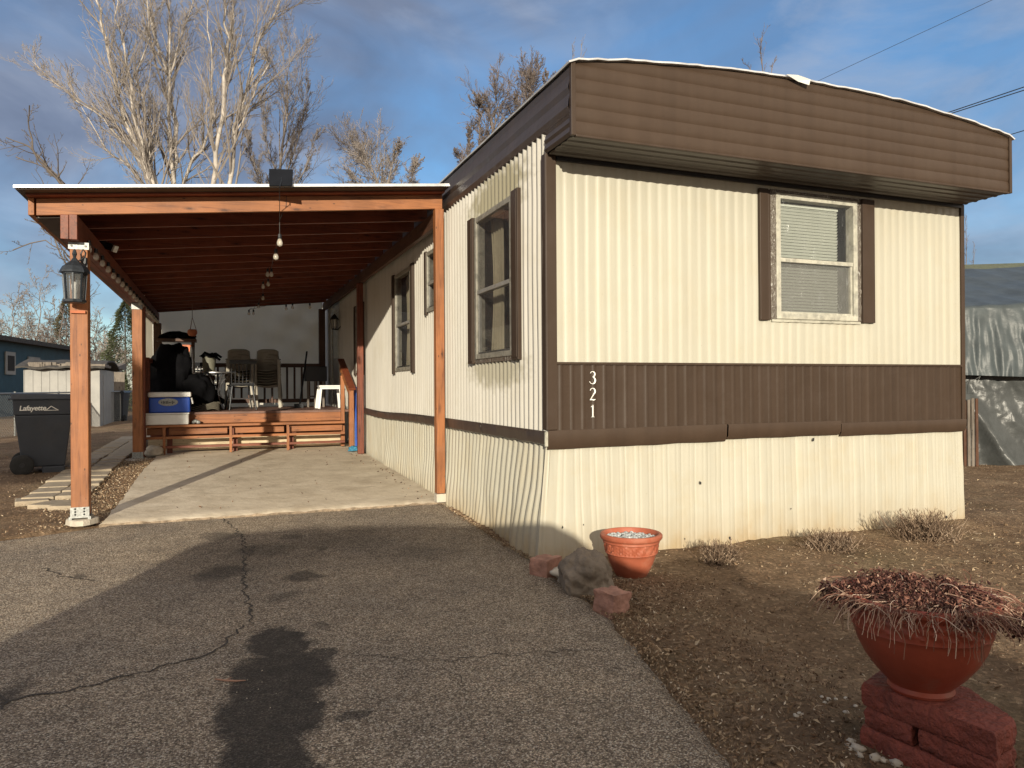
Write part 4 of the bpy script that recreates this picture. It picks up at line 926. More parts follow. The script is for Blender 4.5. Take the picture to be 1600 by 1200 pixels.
# black spindle chairs
def make_spindle():
    r = thing('spindle_chair', 'x', 'chair')
    mb = MB(); mb.box(-.21, .21, -.2, .2, .43, .455); mb.build('seat', 'black_iron', r, bevel=.01)
    mb = MB(); mb.bar((-.23, .235, .86), (.23, .235, .86), .03, .07); mb.bar((-.2, .2, .47), (.2, .2, .47), .02, .03)
    for k in range(7): x = -.19+.38*k/6; mb.tube([(x, .2, .47), (x*1.05, .235, .84)], .009, 6)
    mb.build('backrest', 'black_plastic', r)
    for sx_ in (-1, 1):
        for sy in (-1, 1): mb = MB(); mb.tube([(sx_*.17, sy*.16, .44), (sx_*.23, sy*.22, 0)], [.017, .012], 8); mb.build('leg', 'black_iron', r)
    mb = MB(); mb.tube([(-.2, -.19, .2), (.2, -.19, .2)], .009, 6); mb.tube([(-.2, .19, .2), (.2, .19, .2)], .009, 6); mb.tube([(-.2, -.19, .17), (-.2, .19, .17)], .009, 6); mb.tube([(.2, -.19, .17), (.2, .19, .17)], .009, 6); mb.build('stretcher', 'steel', r)
    return r
s1 = make_spindle(); s1.location = (.34, 14.25, DT); s1.rotation_euler = (0, 0, math.pi+.15); s1['label'] = 'black spindle back chair in front of the stacked plastic chairs'
s2 = copy_tree(s1); s2.location = (-.28, 15.35, DT); s2.rotation_euler = (0, 0, .3); s2['label'] = 'black spindle back chair pushed under the round table'
for s_ in (s1, s2): s_['group'] = 'black chairs at the round table'
# stool, side table, panel, broom
ws = thing('plastic_stool', 'white plastic stool at the right edge of the deck', 'stool', (1.92, 14.2, .9))
mb = MB(); mb.box(1.70, 2.13, 14.0, 14.4, 1.30, 1.335); mb.box(1.715, 2.115, 14.015, 14.385, 1.26, 1.298); mb.build('seat', 'white_plastic', ws, bevel=.012)
for sx_ in (0, 1):
    for sy in (0, 1): mb = MB(); mb.bar((1.69+.44*sx_, 13.99+.42*sy, .9), (1.73+.36*sx_, 14.03+.34*sy, 1.262), .05, .03, (0, 1, 0)); mb.build('leg', 'white_plastic', ws, bevel=.006)
mb = MB(); mb.bar((1.43, 14.9, .91), (1.62, 15.3, 2.02), .026, .026); mb.box(1.33, 1.5, 14.86, 14.92, .9, .98); tag(mb.build('broom', 'black_iron', org=(1.43, 14.9, .9)), 'long dark broom leaning beside the folding stool', 'broom')
fs_ = thing('folding_stool', 'dark boxy panel on a wooden stool near the broom', 'stool', (1.78, 15.3, .9))
mb = MB(); mb.box(1.58, 2.0, 15.2, 15.45, 1.42, 1.72); mb.build('panel', 'black_plastic', fs_, bevel=.01)
for x in (1.63, 1.77, 1.93): mb = MB(); mb.box(x-.02, x+.02, 15.22, 15.26, .9, 1.42); mb.build('leg', 'greywood', fs_)
mb = MB(); mb.box(1.65, 1.75, 15.225, 15.255, 1.1, 1.13); mb.box(1.79, 1.91, 15.225, 15.255, 1.2, 1.23); mb.build('rung', 'greywood', fs_)
hp = thing('hanging_planter', 'small round brown planter hung from the carport ceiling', 'planter', (-.5, 14.4, 2.2)); c = dep(300.5, 519, 13.4)
mb = MB(); mb.lathe([(0, -.075), (.055, -.07), (.085, -.02), (.08, .03), (.06, .05), (.05, .05), (0, .03)], c, 16); mb.build('bowl', 'leather', hp, smooth=True)
mb = MB()
for k in range(3): a = k*2.1; mb.tube([(c.x+.07*math.cos(a), c.y+.07*math.sin(a), c.z+.03), (c.x, c.y, c.z+.27), (c.x, c.y, 2.92-.1)], .005, 5)
mb.build('cord', 'dry_stem', hp)
mb = MB(); mb.tube([(2.13, 12.55, .25), (2.15, 12.75, 1.0), (2.16, 12.8, 1.3)], .022, 8); tag(mb.build('blue_pole', 'blue_thing', org=(2.13, 12.55, .25), smooth=True), 'thin blue pole leaning between deck and trailer wall', 'pole')
blobthing('blue_cloth', 'crumpled blue cloth lying at the foot of the trailer skirting', 'cloth', 'teal_cloth', (2.05, 12.35, .27), (.09, .07, .05), 6, flat=.235, amp=.4)
blobthing('stone', 'pale round stone at the foot of the second carport post', 'stone', 'white_stone', (-.98, 12.9, .30), (.14, .12, .10), 9, amp=.25)

# ------------------------------------------------------------------ left yard
pav = [((30, 788), (75, 766), (78, 775)), ]
def paver(name_i, p, ang, l=.40, wd=.30, h=.055, dz=0):
    mb = MB(); mb.box(-l/2, l/2, -wd/2, wd/2, 0, h); o = mb.build('paver', 'concrete_block', bevel=.012)
    o.location = (p[0], p[1], gz(p[0], p[1])-.03+dz); o.rotation_euler = (random.uniform(-.02, .02), random.uniform(-.02, .02), ang); return o
random.seed(5)
base = paver(0, (0, 0), 0); PB = base; first = True
a0 = on(88, 768, 'z', .2); a1 = on(204, 690, 'z', .22); dirv = (a1-a0); L = dirv.length; dirv.normalize(); perp = Vector((dirv.y, -dirv.x, 0)); ang = math.atan2(dirv.y, dirv.x)
k = 0; t = 0
while t < L+1.2:
    for s_ in (-.5, .5):
        q = a0+dirv*(t+.1)+perp*(.31*s_)
        o = base if first else base.copy()
        if not first: S.collection.objects.link(o)
        first = False
        o.location = (q.x+random.uniform(-.008, .008), q.y, gz(q.x, q.y)-.012+ random.uniform(-.005, .005)); o.rotation_euler = (random.uniform(-.03, .03), random.uniform(-.03, .03), ang+random.uniform(-.03, .03))
        tag(o, 'grey concrete paver laid in the long narrow path behind the near post', 'paver', 'concrete pavers of the side path'); ORG[o.name] = o.location
    t += .415
for px, py, dd, lb in ((50, 778, .2, 'loose flat concrete paver lying at the near left end of path'), (84, 782, -.35, 'tilted concrete block lying between path end and near post'), (112, 783, -.2, 'small concrete block lying just behind the near post')):
    q = on(px, py, 'z', .16); o = base.copy(); S.collection.objects.link(o); o.location = (q.x, q.y, gz(q.x, q.y)-.01); o.rotation_euler = (.02, .03, ang+dd); tag(o, lb, 'paver', 'concrete pavers of the side path')
# trash carts
def make_cart():
    r = thing('trash_cart', 'x', 'trash cart')
    mb = MB(); mb.hexa([(-.24, -.26, .10), (.24, -.26, .10), (.24, .22, .10), (-.24, .22, .10), (-.29, -.34, .78), (.29, -.34, .78), (.29, .30, .78), (-.29, .30, .78)])
    mb.hexa([(-.295, -.35, .78), (.295, -.35, .78), (.295, .31, .78), (-.295, .31, .78), (-.305, -.36, .99), (.305, -.36, .99), (.305, .32, .99), (-.305, .32, .99)])
    mb.box(-.24, .24, -.26, .0, .0, .10); b_ = mb.build('body', 'cart_plastic', r, bevel=.015)
    mb = MB(); mb.hexa([(-.33, -.40, .985), (.33, -.40, .985), (.33, .34, .985), (-.33, .34, .985), (-.30, -.36, 1.05), (.30, -.36, 1.05), (.30, .34, 1.07), (-.30, .34, 1.07)]); mb.build('lid', 'cart_plastic', r, bevel=.015)
    mb = MB(); mb.tube([(-.26, .36, .99), (.26, .36, .99)], .014, 8); mb.build('handle', 'cart_plastic', r)
    mb = MB(); mb.tube([(-.30, .22, .13), (.30, .22, .13)], .012, 8); mb.build('axle', 'steel', r)
    for s_ in (-1, 1):
        mb = MB(); mb.lathe([(.06, -.03), (.12, -.03), (.135, -.02), (.135, .02), (.12, .03), (.06, .03)], (s_*.30, .22, .135), 28, 'x'); wh = mb.build('wheel', 'rubber', r, smooth=True)
        mb = MB()
        for k in range(6): a = k*math.pi/3; mb.bar((s_*.305, .22, .135), (s_*.305, .22+.11*math.cos(a), .135+.11*math.sin(a)), .03, .022, (1, 0, 0))
        mb.lathe([(.03, -.035), (.03, .035)], (s_*.30, .22, .135), 12, 'x'); mb.build('hub', 'black_plastic', wh)
    return r
ca = make_cart(); c2 = copy_tree(ca); c3 = copy_tree(ca)
for o, loc, rz_, lb in ((ca, (-2.24, 11.55, .175), rad(101), 'dark wheeled trash cart with white city lettering on its side'), (c2, (-3.2, 27.5, .16), rad(170), 'dark wheeled trash cart far behind, beside the white shed'), (c3, (-2.2, 27.9, .16), rad(185), 'dark wheeled trash cart mostly hidden behind the second carport post')):
    o.location = loc; o.rotation_euler = (0, 0, rz_); tag(o, lb, 'trash cart', 'wheeled trash carts')
bpy.context.view_layer.update()
# lettering on the near cart (its +x or -x side faces the camera)
cu = bpy.data.curves.new('lettering', 'FONT'); cu.body = 'Lafayette'; cu.size = .115; cu.shear = .15; cu.extrude = .002; cu.offset = .0022; cu.space_character = .92
tmp = bpy.data.objects.new('lettering', cu); S.collection.objects.link(tmp); bpy.context.view_layer.update()
me = bpy.data.meshes.new_from_object(tmp.evaluated_get(bpy.context.evaluated_depsgraph_get())); bpy.data.objects.remove(tmp)
xs_ = [v.co.x for v in me.vertices]; wtxt = max(xs_)
tv = [(v.co.x, v.co.y, v.co.z) for v in me.vertices]; tf = [tuple(p.vertices) for p in me.polygons]
mb = MB(); sc2 = .30/wtxt; mb.add([(x*sc2, y*sc2, z) for x, y, z in tv], tf)
def seg(a, b_, w_): mb.bar((a[0], a[1], 0), (b_[0], b_[1], 0), w_, .004)
seg((.30, .002), (.355, .052), .010); seg((.355, .052), (.385, .03), .008); seg((.385, .03), (.43, .0), .008); seg((.27, -.002), (.44, -.002), .006)
CARTSIDE = 1
mm = []
for x, y, z in mb.v: mm.append((-(.3015+z), .25-x, .845+y))
mb.v = mm; o = mb.build('lettering', 'white_number', None); o.parent = ca; o.location = (0, 0, 0)
# chain link fence
fe = thing('chain_link_fence', 'low chain link fence running behind the trash carts', 'fence', (-5.5, 18, .2))
def fence_line(a, b_, h, step=2.2):
    a, b_ = Vector(a), Vector(b_); n_ = max(1, int((b_-a).length/step))
    for i in range(n_+1):
        p = a.lerp(b_, i/n_); mb = MB(); mb.tube([p, p+Vector((0, 0, h+.04))], .024, 8); mb.build('post', 'galv', fe)
    mb = MB(); mb.tube([a+Vector((0, 0, h)), b_+Vector((0, 0, h))], .02, 8); mb.build('top_rail', 'galv', fe)
    mb = MB(); Ld = (b_-a).length; d = (b_-a)/Ld; t = -h
    while t < Ld:
        for sg in (0, 1):
            p0, p1 = (t, 0) if sg == 0 else (t, h), (t+h, h) if sg == 0 else (t+h, 0)
            if p0[0] < 0: f = -p0[0]/h; p0 = (0, p0[1]+(p1[1]-p0[1])*f)
            if p1[0] > Ld: f = (Ld-t)/h; p1 = (Ld, p0[1]+(p1[1]-p0[1])*f) if t >= 0 else (Ld, p1[1])
            mb.tube([a+d*p0[0]+Vector((0, 0, p0[1]+.02)), a+d*p1[0]+Vector((0, 0, p1[1]))], .0022, 3, False)
        t += .08
    mb.build('wire_mesh', 'galv', fe)
fence_line((-8.5, 17.2, .2), (-4.9, 17.8, .2), 1.0); fence_line((-4.9, 17.8, .2), (-2.6, 29.5, .2), 1.0)
# white shed
wsx = thing('garden_shed', 'low white metal shed with sagging grey roof left of carport', 'shed', (-5.2, 24, .2))
A = on(37, 606, 'y', 24); Bq = on(140, 606, 'y', 24)
def bld_box(name, mat, parent, x0, x1, y0, y1, z0, z1): mb = MB(); mb.box(x0, x1, y0, y1, z0, z1); return mb.build(name, mat, parent, bevel=.01)
xa = on(37, 575, 'y', 24).x; xb = on(156, 575, 'y', 24).x; ztop = on(37, 577, 'y', 24).z
wl_ = bld_box('wall', 'white_paint', wsx, xa, xb, 24, 27, .2, ztop)
mb = MB()
for k in range(int((xb-xa)/.2)): mb.box(xa+.2*k, xa+.2*k+.02, 23.985, 23.999, .2, ztop-.02)
mb.box(xb+.001, xb+.012, 24.6, 25.6, .2, ztop-.15); mb.build('wall_rib', 'white_paint', wsx)
mb = MB(); xm = (xa+xb)/2
mb.grid(30, 14, lambda u, v: (xa-.15+(xb-xa+.3)*u, 23.75+3.5*v, ztop+.02+.25*math.sin(v*math.pi)+.05*nz(u*6, v*3)+.02)); rf_ = mb.build('roof', 'dark_shingle', wsx, solid=.05)
mb = MB(); random.seed(9)
for k in range(40):
    u = random.random(); x = xa+(xb-xa)*u; mb.box(x, x+random.uniform(.1, .4), 23.8+random.random()*.4, 24.3+random.random(), ztop+.06, ztop+.10+random.random()*.10)
mb.build('roof_debris', 'greywood', rf_)
s2x = thing('utility_shed', 'pale narrow shed with doors between the first two carport posts', 'shed', (-3.8, 29, .2))
xa = on(138, 575, 'y', 29).x; xb = on(180, 575, 'y', 29).x; zt = on(160, 576, 'y', 29).z
bld_box('wall', 'white_paint', s2x, xa, xb, 29, 31, .2, zt); mb = MB(); xq = on(157, 575, 'y', 29).x; mb.box(xq, xq+.36, 28.97, 28.999, .25, zt-.12); mb.box(xq+.39, xq+.75, 28.97, 28.999, .25, zt-.12); mb.build('door', 'greywood', s2x)
mb = MB(); mb.hexa([(xa-.1, 28.8, zt+.0), (xb+.1, 28.8, zt+.0), (xb+.1, 31.2, zt), (xa-.1, 31.2, zt), (xa-.1, 28.8, zt+.06), (xb+.1, 28.8, zt+.06), (xb+.1, 31.2, zt+.25), (xa-.1, 31.2, zt+.25)]); mb.build('roof', 'greywood', s2x)
# blue house
bh = thing('blue_house', 'dark blue neighbouring trailer house with white window frames', 'house', (-10, 32, .2))
b0 = on(-60, 560, 'y', 30); b1 = on(75, 560, 'y', 36)
p0 = Vector((on(-120, 560, 'y', 28).x, 28, .2)); p1_ = Vector((on(112, 560, 'y', 42).x, 42, .2)); dd = (p1_-p0).normalized(); nn_ = Vector((dd.y, -dd.x, 0)); H = 2.95
def bhp(t, z, off=0): return p0+dd*t+nn_*off+Vector((0, 0, z))
Lh = (p1_-p0).length; mb = MB(); mb.hexa([bhp(0, 0), bhp(Lh, 0), bhp(Lh, 0, -4.5), bhp(0, 0, -4.5), bhp(0, H), bhp(Lh, H), bhp(Lh, H, -4.5), bhp(0, H, -4.5)]); mb.build('wall', 'blue_paint', bh)
mb = MB(); mb.hexa([bhp(-.3, H, .4), bhp(Lh+.3, H, .4), bhp(Lh+.3, H, -4.9), bhp(-.3, H, -4.9), bhp(-.3, H+.18, .4), bhp(Lh+.3, H+.18, .4), bhp(Lh+.3, H+.4, -4.9), bhp(-.3, H+.4, -4.9)]); mb.build('roof', 'dark_shingle', bh)
for px, py0, py1, wpx in ((15, 549, 585, 15), (52, 557, 578, 18)):
    # intersect view ray with wall plane
    def hit(px, py, off=.02):
        r = ray(px, py); q = p0+nn_*off-CAM; return CAM+r*(q.dot(nn_)/r.dot(nn_))
    a_, b_, c_, d_ = hit(px-wpx/2, py1), hit(px+wpx/2, py1), hit(px+wpx/2, py0), hit(px-wpx/2, py0)
    def rect(c1_, c2_, z0, z1, off, name, mat, par):
        u0 = Vector((c1_.x, c1_.y, 0)); u1 = Vector((c2_.x, c2_.y, 0)); mb = MB(); e = nn_*off
        mb.hexa([u0+Vector((0, 0, z0)), u1+Vector((0, 0, z0)), u1+e+Vector((0, 0, z0)), u0+e+Vector((0, 0, z0)), u0+Vector((0, 0, z1)), u1+Vector((0, 0, z1)), u1+e+Vector((0, 0, z1)), u0+e+Vector((0, 0, z1))]); return mb.build(name, mat, par)
    wi = rect(a_, b_, a_.z, d_.z, .05, 'window', 'white_paint', bh); i0, i1 = a_.lerp(b_, .15), a_.lerp(b_, .85); rect(i0+nn_*.05, i1+nn_*.05, a_.z+.15, d_.z-.15, .012, 'pane', 'interior_dark', wi)
# ------------------------------------------------------------------ right side
ts = thing('tarp_shed', 'long shed wrapped in grey and silver tarps right of the trailer', 'shed', (13, 10, 0))
q0 = Vector((10.55, 8.55, 0)); q1 = Vector((15.5, 5.6, 0)); dq = (q1-q0).normalized(); nq = Vector((dq.y, -dq.x, 0)); nq = nq if nq.y < 0 else -nq
def plan(px, py):  # ray onto shed front plane
    r = ray(px, py); return CAM+r*((q0-CAM).dot(nq)/r.dot(nq))
zt_mid = plan(1550, 585).z; zt_top = plan(1550, 480).z
LL = (q1-q0).length
def crease(t): t = t % 1; return (1-abs(2*t-1))**1.7
def wall_fold(u, v):
    x = (LL+1.2)*u; d1 = .20*crease(x*.62+v*.75+.25*nz(x*.8, v*2)); d2 = .07*crease(x*1.7+v*1.9+.4*nz(x*2, v*3, 4)+.3); d3 = .035*nz(x*7+v*3, v*5, 3)+.012*nz(x*22, v*16, 5)
    return q0-dq*1.2+dq*x+nq*(.02+(d1+d2)*(1.05-.55*v)+d3)+Vector((0, 0, -.05+(zt_mid+.1)*v))
mb = MB(); mb.grid(220, 80, wall_fold)
mb.build('wall_tarp', 'silver_tarp', ts, smooth='all')
ridge = -nq*3.2
def flap(u, v):
    x = (LL+1.4)*u
    if v < .5:
        k = v/.5; pl_ = .045*crease(x*3.1+.5*nz(x, v*2)+.35*k)+.03*crease(x*7.3+nz(x*2, v*3, 7))
        return q0-dq*1.3+dq*x+nq*(.30-.16*k+pl_*(1-k)**.6+.02*nz(x*9, v*9, 2))+Vector((0, 0, zt_mid-.03+.03*math.sin(x*1.4)+(zt_top-zt_mid+.03)*k))
    k = (v-.5)/.5
    return q0-dq*1.3+dq*x+nq*.14+ridge*k+nq*(.03*nz(x*1.5, k*4, 1))+Vector((0, 0, zt_top+1.05*k+.05*nz(x*1.3, k*3, 3)+.012*crease(x*2+k)))
mb = MB(); mb.grid(260, 60, flap)
mb.build('roof_tarp', 'grey_tarp', ts, smooth='all')
mb = MB(); a_ = q0-dq*1.3+ridge*.9; mb.grid(20, 4, lambda u, v: a_+dq*(LL+2)*u+ridge*.6*v+Vector((0, 0, zt_top+.95+.45*v))); mb.build('roof', 'green_roof', ts)
mb = MB(); r0, r1_ = plan(1508, 612), plan(1518, 585); mb.tube([r0+nq*.25, plan(1519, 588)+nq*.28], .0035, 4); mb.tube([plan(1519, 588)+nq*.28, plan(1508, 596)+nq*.25], .003, 4); mb.tube([plan(1508, 612)+nq*.25, plan(1522, 612)+nq*.2], .002, 4); mb.build('rope', 'galv', ts)
wf = thing('wood_fence', 'short weathered grey board fence beside the silver tarp', 'fence', (10.2, 8.1, 0))
fa = on(1500, 730, 'z', .0); k = 0; random.seed(4)
for k in range(-4, 4):
    px = 1508+6.2*k; b_ = on(px, 729, 'z', 0); mb = MB(); h = 1.02+.05*random.random(); mb.box(b_.x-.026, b_.x+.026, b_.y-.01, b_.y+.01, 0, h); mb.build('board', 'greywood' if k % 3 else 'brown_z', wf, bevel=.003)
b0, b1 = on(1480, 729, 'z', 0), on(1530, 729, 'z', 0); mb = MB(); mb.bar((b0.x, b0.y+.03, .7), (b1.x, b1.y+.03, .7), .03, .08); mb.build('rail', 'greywood', wf)
# power lines: pole right out of frame
up = thing('utility_pole', 'wooden utility pole right of the yard carrying the wires', 'utility pole', (30, 16, 0))
mb = MB(); mb.tube([(30, 16, 0), (30, 16, 11)], [.16, .11], 12); mb.build('pole', 'greywood', up); mb = MB(); mb.box(29.9, 30.1, 14.8, 17.2, 10.2, 10.35); mb.build('crossarm', 'greywood', up)
def wire_thing(pa, Da, pb, Db, r, label, ext=(1.5, 1.2)):
    a = dep(*pa, Da); b_ = dep(*pb, Db); d = b_-a; A_, B_ = a-d*ext[0], b_+d*ext[1]
    mb = MB(); n_ = 24
    mb.tube([A_.lerp(B_, i/n_)+Vector((0, 0, -.5*math.sin(math.pi*i/n_)*0)) for i in range(n_+1)], r, 5); tag(mb.build('power_line', 'wire', org=A_), label, 'power line', 'overhead wires over the trailer')
wire_thing((1475, 178), 26, (1600, 136), 24, .018, 'black overhead wire, upper of the close pair at right')
wire_thing((1478, 180), 26.2, (1600, 141), 24.2, .018, 'black overhead wire, lower of the close pair at right')
wire_thing((1570, 213), 26, (1600, 204), 25.5, .016, 'short visible black wire near the right end of the roof', (3, 4))
wire_thing((1290, 121), 34, (1550, 0), 30, .010, 'thin high wire crossing the sky above the brown fascia')
# ------------------------------------------------------------------ foreground objects
def jag_block(name, label, mat, c, sz, rot, seed, amp=.04):
    mb = MB(); n_ = 14
    vs = {}; 
    def P_(i, j, k):
        key = (i, j, k)
        if key not in vs:
            x, y, z = (i/n_-.5), (j/n_-.5), (k/n_-.5)
            l = max(abs(x), abs(y), abs(z))*2
            r_ = Vector((x, y, z)); rr = r_.length
            k_ = 1-.16*max(0, rr-.55)
            nzv = 1+amp*2.2*nz(x*3+seed, y*3, z*3)+amp*nz(x*9+seed, y*9, z*9)+amp*.6*nz(x*22+seed, y*22, z*22)
            p = Vector((x*sz[0], y*sz[1], z*sz[2]))*k_*nzv; p.rotate(Euler(rot)); vs[key] = len(mb.v); mb.v.append((c[0]+p.x, c[1]+p.y, c[2]+p.z))
        return vs[key]
    for a in range(n_):
        for b_ in range(n_):
            for side in (0, n_):
                mb.f.append((P_(a, b_, side), P_(a+1, b_, side), P_(a+1, b_+1, side), P_(a, b_+1, side)))
                mb.f.append((P_(a, side, b_), P_(a+1, side, b_), P_(a+1, side, b_+1), P_(a, side, b_+1)))
                mb.f.append((P_(side, a, b_), P_(side, a+1, b_), P_(side, a+1, b_+1), P_(side, a, b_+1)))
    mb.mi = [0]*len(mb.f); o = mb.build(name, mat, org=(c[0], c[1], c[2]-sz[2]/2), smooth=True); return tag(o, label, 'stone')
jag_block('sandstone_block', 'pink sandstone block against the corner of the white skirting', 'pink_stone', (2.06, 4.60, .055), (.17, .15, .15), (0, 0, .5), 1)
jag_block('sandstone_block', 'pink sandstone block in front of the grey boulder', 'pink_stone', (2.08, 3.72, .055), (.15, .15, .14), (.08, .05, .35), 5, .06)
blobthing('boulder', 'big rounded grey brown boulder between the two pink blocks', 'boulder', 'grey_boulder', (2.13, 4.14, .085), (.165, .17, .19), 17, amp=.24, nu=90, nv=60)
blobthing('rock', 'small pale lumpy rock tucked beside the boulder', 'stone', 'white_stone', (2.13, 4.42, .05), (.09, .09, .06), 31, amp=.5)
# pot by the wall
pc = on(986, 905, 'z', .0); PX, PY = 2.59, 4.36
pt = thing('flower_pot', 'terracotta flower pot with raised pattern band beside the skirting', 'flower pot', (PX, PY, 0))
sc1 = .215
def relief(r, z, a):
    if .17 < z < .235 and r > .14: return r+.006*math.sin(a*26+z*90)*math.cos(z*160+a*9)+.002*math.sin(a*67)+.001
    return r
mb = MB(); mb.lathe([(.0, .0), (.095, 0), (.105, .012), (.125, .05), (.148, .10), (.162, .145), (.169, .163), (.176, .168), (.172, .174)]+[(.173+.012*t, .176+.06*t) for t in (.1, .25, .4, .55, .7, .85, 1)]+[(.192, .242), (.190, .250), (.192, .256), (.204, .262), (.210, .272), (.210, .288), (.202, .297), (.188, .298), (.181, .288), (.178, .25), (.17, .245)], (PX, PY, .0), 120, fn=relief)
mb.build('pot_body', 'terracotta', pt, smooth=True)
mb = MB(); random.seed(2)
mb.lathe([(0, .258), (.10, .258), (.177, .250)], (PX, PY, 0), 30)
for k in range(240):
    r_ = .165*math.sqrt(random.random()); a = random.random()*6.28; s_ = random.uniform(.008, .017); blob(mb, (PX+r_*math.cos(a), PY+r_*math.sin(a), .262+random.random()*.008), (s_, s_*.8, s_*.6), k, 6, 4, .3)
tag(mb.build('gravel', 'gravel_mix', org=(PX, PY, .25)), 'pale gravel filling the terracotta pot', kind='stuff')
# pedestal of three red blocks
cor = {'fl': (2.115, 1.98), 'fr': (2.17, 1.53), 'r': (2.325, 1.57), 'br': (2.42, 1.80), 'bl': (2.30, 2.055)}
def slabblk(z0, z1, k=1.0, pts=None, label=None):
    cx, cy = 2.26, 1.80; P0 = pts or [cor[q] for q in ('fl', 'fr', 'r', 'br', 'bl')]; mb = MB(); P0 = [(cx+(x-cx)*k, cy+(y-cy)*k) for x, y in P0]; N = 16
    ring = []
    for (a, b_) in zip(P0, P0[1:]+P0[:1]):
        for i in range(N): ring.append((a[0]+(b_[0]-a[0])*i/N, a[1]+(b_[1]-a[1])*i/N))
    M_ = len(ring); lv = 6
    for j in range(lv+1):
        z = z0+(z1-z0)*j/lv
        for (x, y) in ring:
            e = .008 if j in (0, lv) else 0; d = Vector((x-cx, y-cy)); d.normalize(); q = .009*nz(x*14, y*14, z*14+k*7)+.006*nz(x*42, y*42, z*42)+.004*nz(x*110, y*110, z*110)-e
            mb.v.append((x+d.x*q, y+d.y*q, z+.002*nz(x*20, y*20)))
    mb.f = [(j*M_+i, j*M_+(i+1) % M_, (j+1)*M_+(i+1) % M_, (j+1)*M_+i) for j in range(lv) for i in range(M_)]+[tuple(range(M_))[::-1], tuple(range(lv*M_, lv*M_+M_))]; mb.mi = [0]*len(mb.f)
    xm_ = sum(p[0] for p in P0)/len(P0); ym_ = sum(p[1] for p in P0)/len(P0)
    o = mb.build('retaining_block', 'red_block', org=(xm_, ym_, z0), smooth=True); tag(o, label, 'block', 'red blocks stacked under the big bowl'); return o
slabblk(.158, .24, 1.0, label='red cast block, topmost slab directly under the big bowl')
slabblk(.088, .155, .97, [(2.115, 1.98), (2.135, 1.80), (2.40, 1.86), (2.30, 2.055)], 'red cast block, left one of the middle course under the bowl')
slabblk(.088, .155, .97, [(2.138, 1.775), (2.17, 1.53), (2.325, 1.57), (2.41, 1.81)], 'red cast block, right one of the middle course under the bowl')
slabblk(-.01, .085, 1.04, label='red cast block, lowest slab resting on the ground')
# big bowl
BX, BY, BZ = on(1456, 1090, 'z', .245).x+.03, on(1462, 1084, 'z', .245).y+.05, .242
bw = thing('bowl_planter', 'large dark terracotta bowl planter standing on stacked red blocks', 'planter', (BX, BY, BZ))
def rel2(r, z, a):
    if .245 < z < .305 and r > .2: return r+.007*math.sin(a*22+z*80)*math.cos(z*120-a*7)+.002*math.sin(a*61)*math.sin(z*260)
    return r
prof = [(0, 0), (.115, 0), (.122, .012), (.118, .028), (.128, .04), (.165, .075), (.205, .125), (.232, .175), (.246, .215), (.250, .232), (.255, .236), (.254, .245)]+[(.256+.008*t, .248+.055*t) for t in (.15, .3, .45, .6, .75, .9, 1)]+[(.270, .306), (.268, .314), (.272, .322), (.284, .332), (.286, .345), (.280, .356), (.268, .358), (.258, .345), (.252, .30), (.24, .29)]
KB = .855
prof = [(r*KB, z*.93) for r, z in prof]
mb = MB(); mb.lathe(prof, (BX, BY, BZ), 140, fn=lambda r, z, a: rel2(r/KB, z/.93, a)*KB); mb.build('bowl', 'dark_terracotta', bw, smooth=True)
mb = MB(); mb.lathe([(0, .30*.93), (.15, .30*.93), (.245*KB, .29*.93)], (BX, BY, BZ), 30); mb.build('soil', 'dirt', bw)
# dried plant
random.seed(11); dp = thing('dried_plant', 'dead trailing plant spilling over the big bowl rim', 'plant', (BX, BY, BZ+.28))
stems = MB(); lv = MB(); RR = .236
for k in range(300):
    a = random.random()*6.283; r0 = RR*math.sqrt(random.random())*.95; out = random.random() < .12
    p = Vector((BX+r0*math.cos(a), BY+r0*math.sin(a), BZ+.30)); pts = [p]; d = Vector((math.cos(a+random.uniform(-.8, .8)), math.sin(a+random.uniform(-.8, .8)), random.uniform(.1, .7))).normalized()
    n_ = 9; sg = random.uniform(.008, .019)
    for i in range(n_):
        d = (d+Vector((random.uniform(-.35, .35), random.uniform(-.35, .35), -.16 if not out else -.30))).normalized(); q = pts[-1]+d*sg
        rr = math.hypot(q.x-BX, q.y-BY)
        if rr < RR+.01 and q.z < BZ+.325: q.z = BZ+.325+random.random()*.01
        if q.z < BZ+.33 and rr < RR+.014: f = (RR+.014)/max(rr, .01); q.x = BX+(q.x-BX)*f; q.y = BY+(q.y-BY)*f
        pts.append(q)
    stems.tube(pts, [random.uniform(.0007, .0015)]*len(pts), 4, False)
# dangling pale roots on the camera side
va = math.atan2(-BY, -BX)
for k in range(70):
    a = va+random.choice((random.gauss(.55, .3), random.gauss(.75, .2), random.gauss(-.2, .7))); rr = RR+.012+random.random()*.012; p = Vector((BX+rr*math.cos(a), BY+rr*math.sin(a), BZ+.335+random.random()*.01)); pts = [Vector((BX+.8*rr*math.cos(a+.1), BY+.8*rr*math.sin(a+.1), BZ+.34)), p]
    Lr = random.uniform(.02, .17)*(1.0 if random.random() < .5 else .4)
    for i in range(6): pts.append(pts[-1]+Vector((random.uniform(-.006, .006), random.uniform(-.006, .006), -Lr/6))+Vector((math.cos(a), math.sin(a), 0))*random.uniform(-.003, .003))
    stems.tube(pts, random.uniform(.0007, .0013), 4, False)
for k in range(7):   # stems reaching right and left
    a = va+random.choice((1.25, 1.5, -1.5, 1.3))+random.gauss(0, .25); d = Vector((math.cos(a), math.sin(a), .12)); p = Vector((BX, BY, BZ+.345))+d*random.uniform(.1, .2); pts = [p]
    for i in range(8): d = (d+Vector((random.uniform(-.2, .2), random.uniform(-.2, .2), -.10))).normalized(); pts.append(pts[-1]+d*.018)
    stems.tube(pts, .0015, 4, False)
stems.build('stems', 'dry_stem', dp)
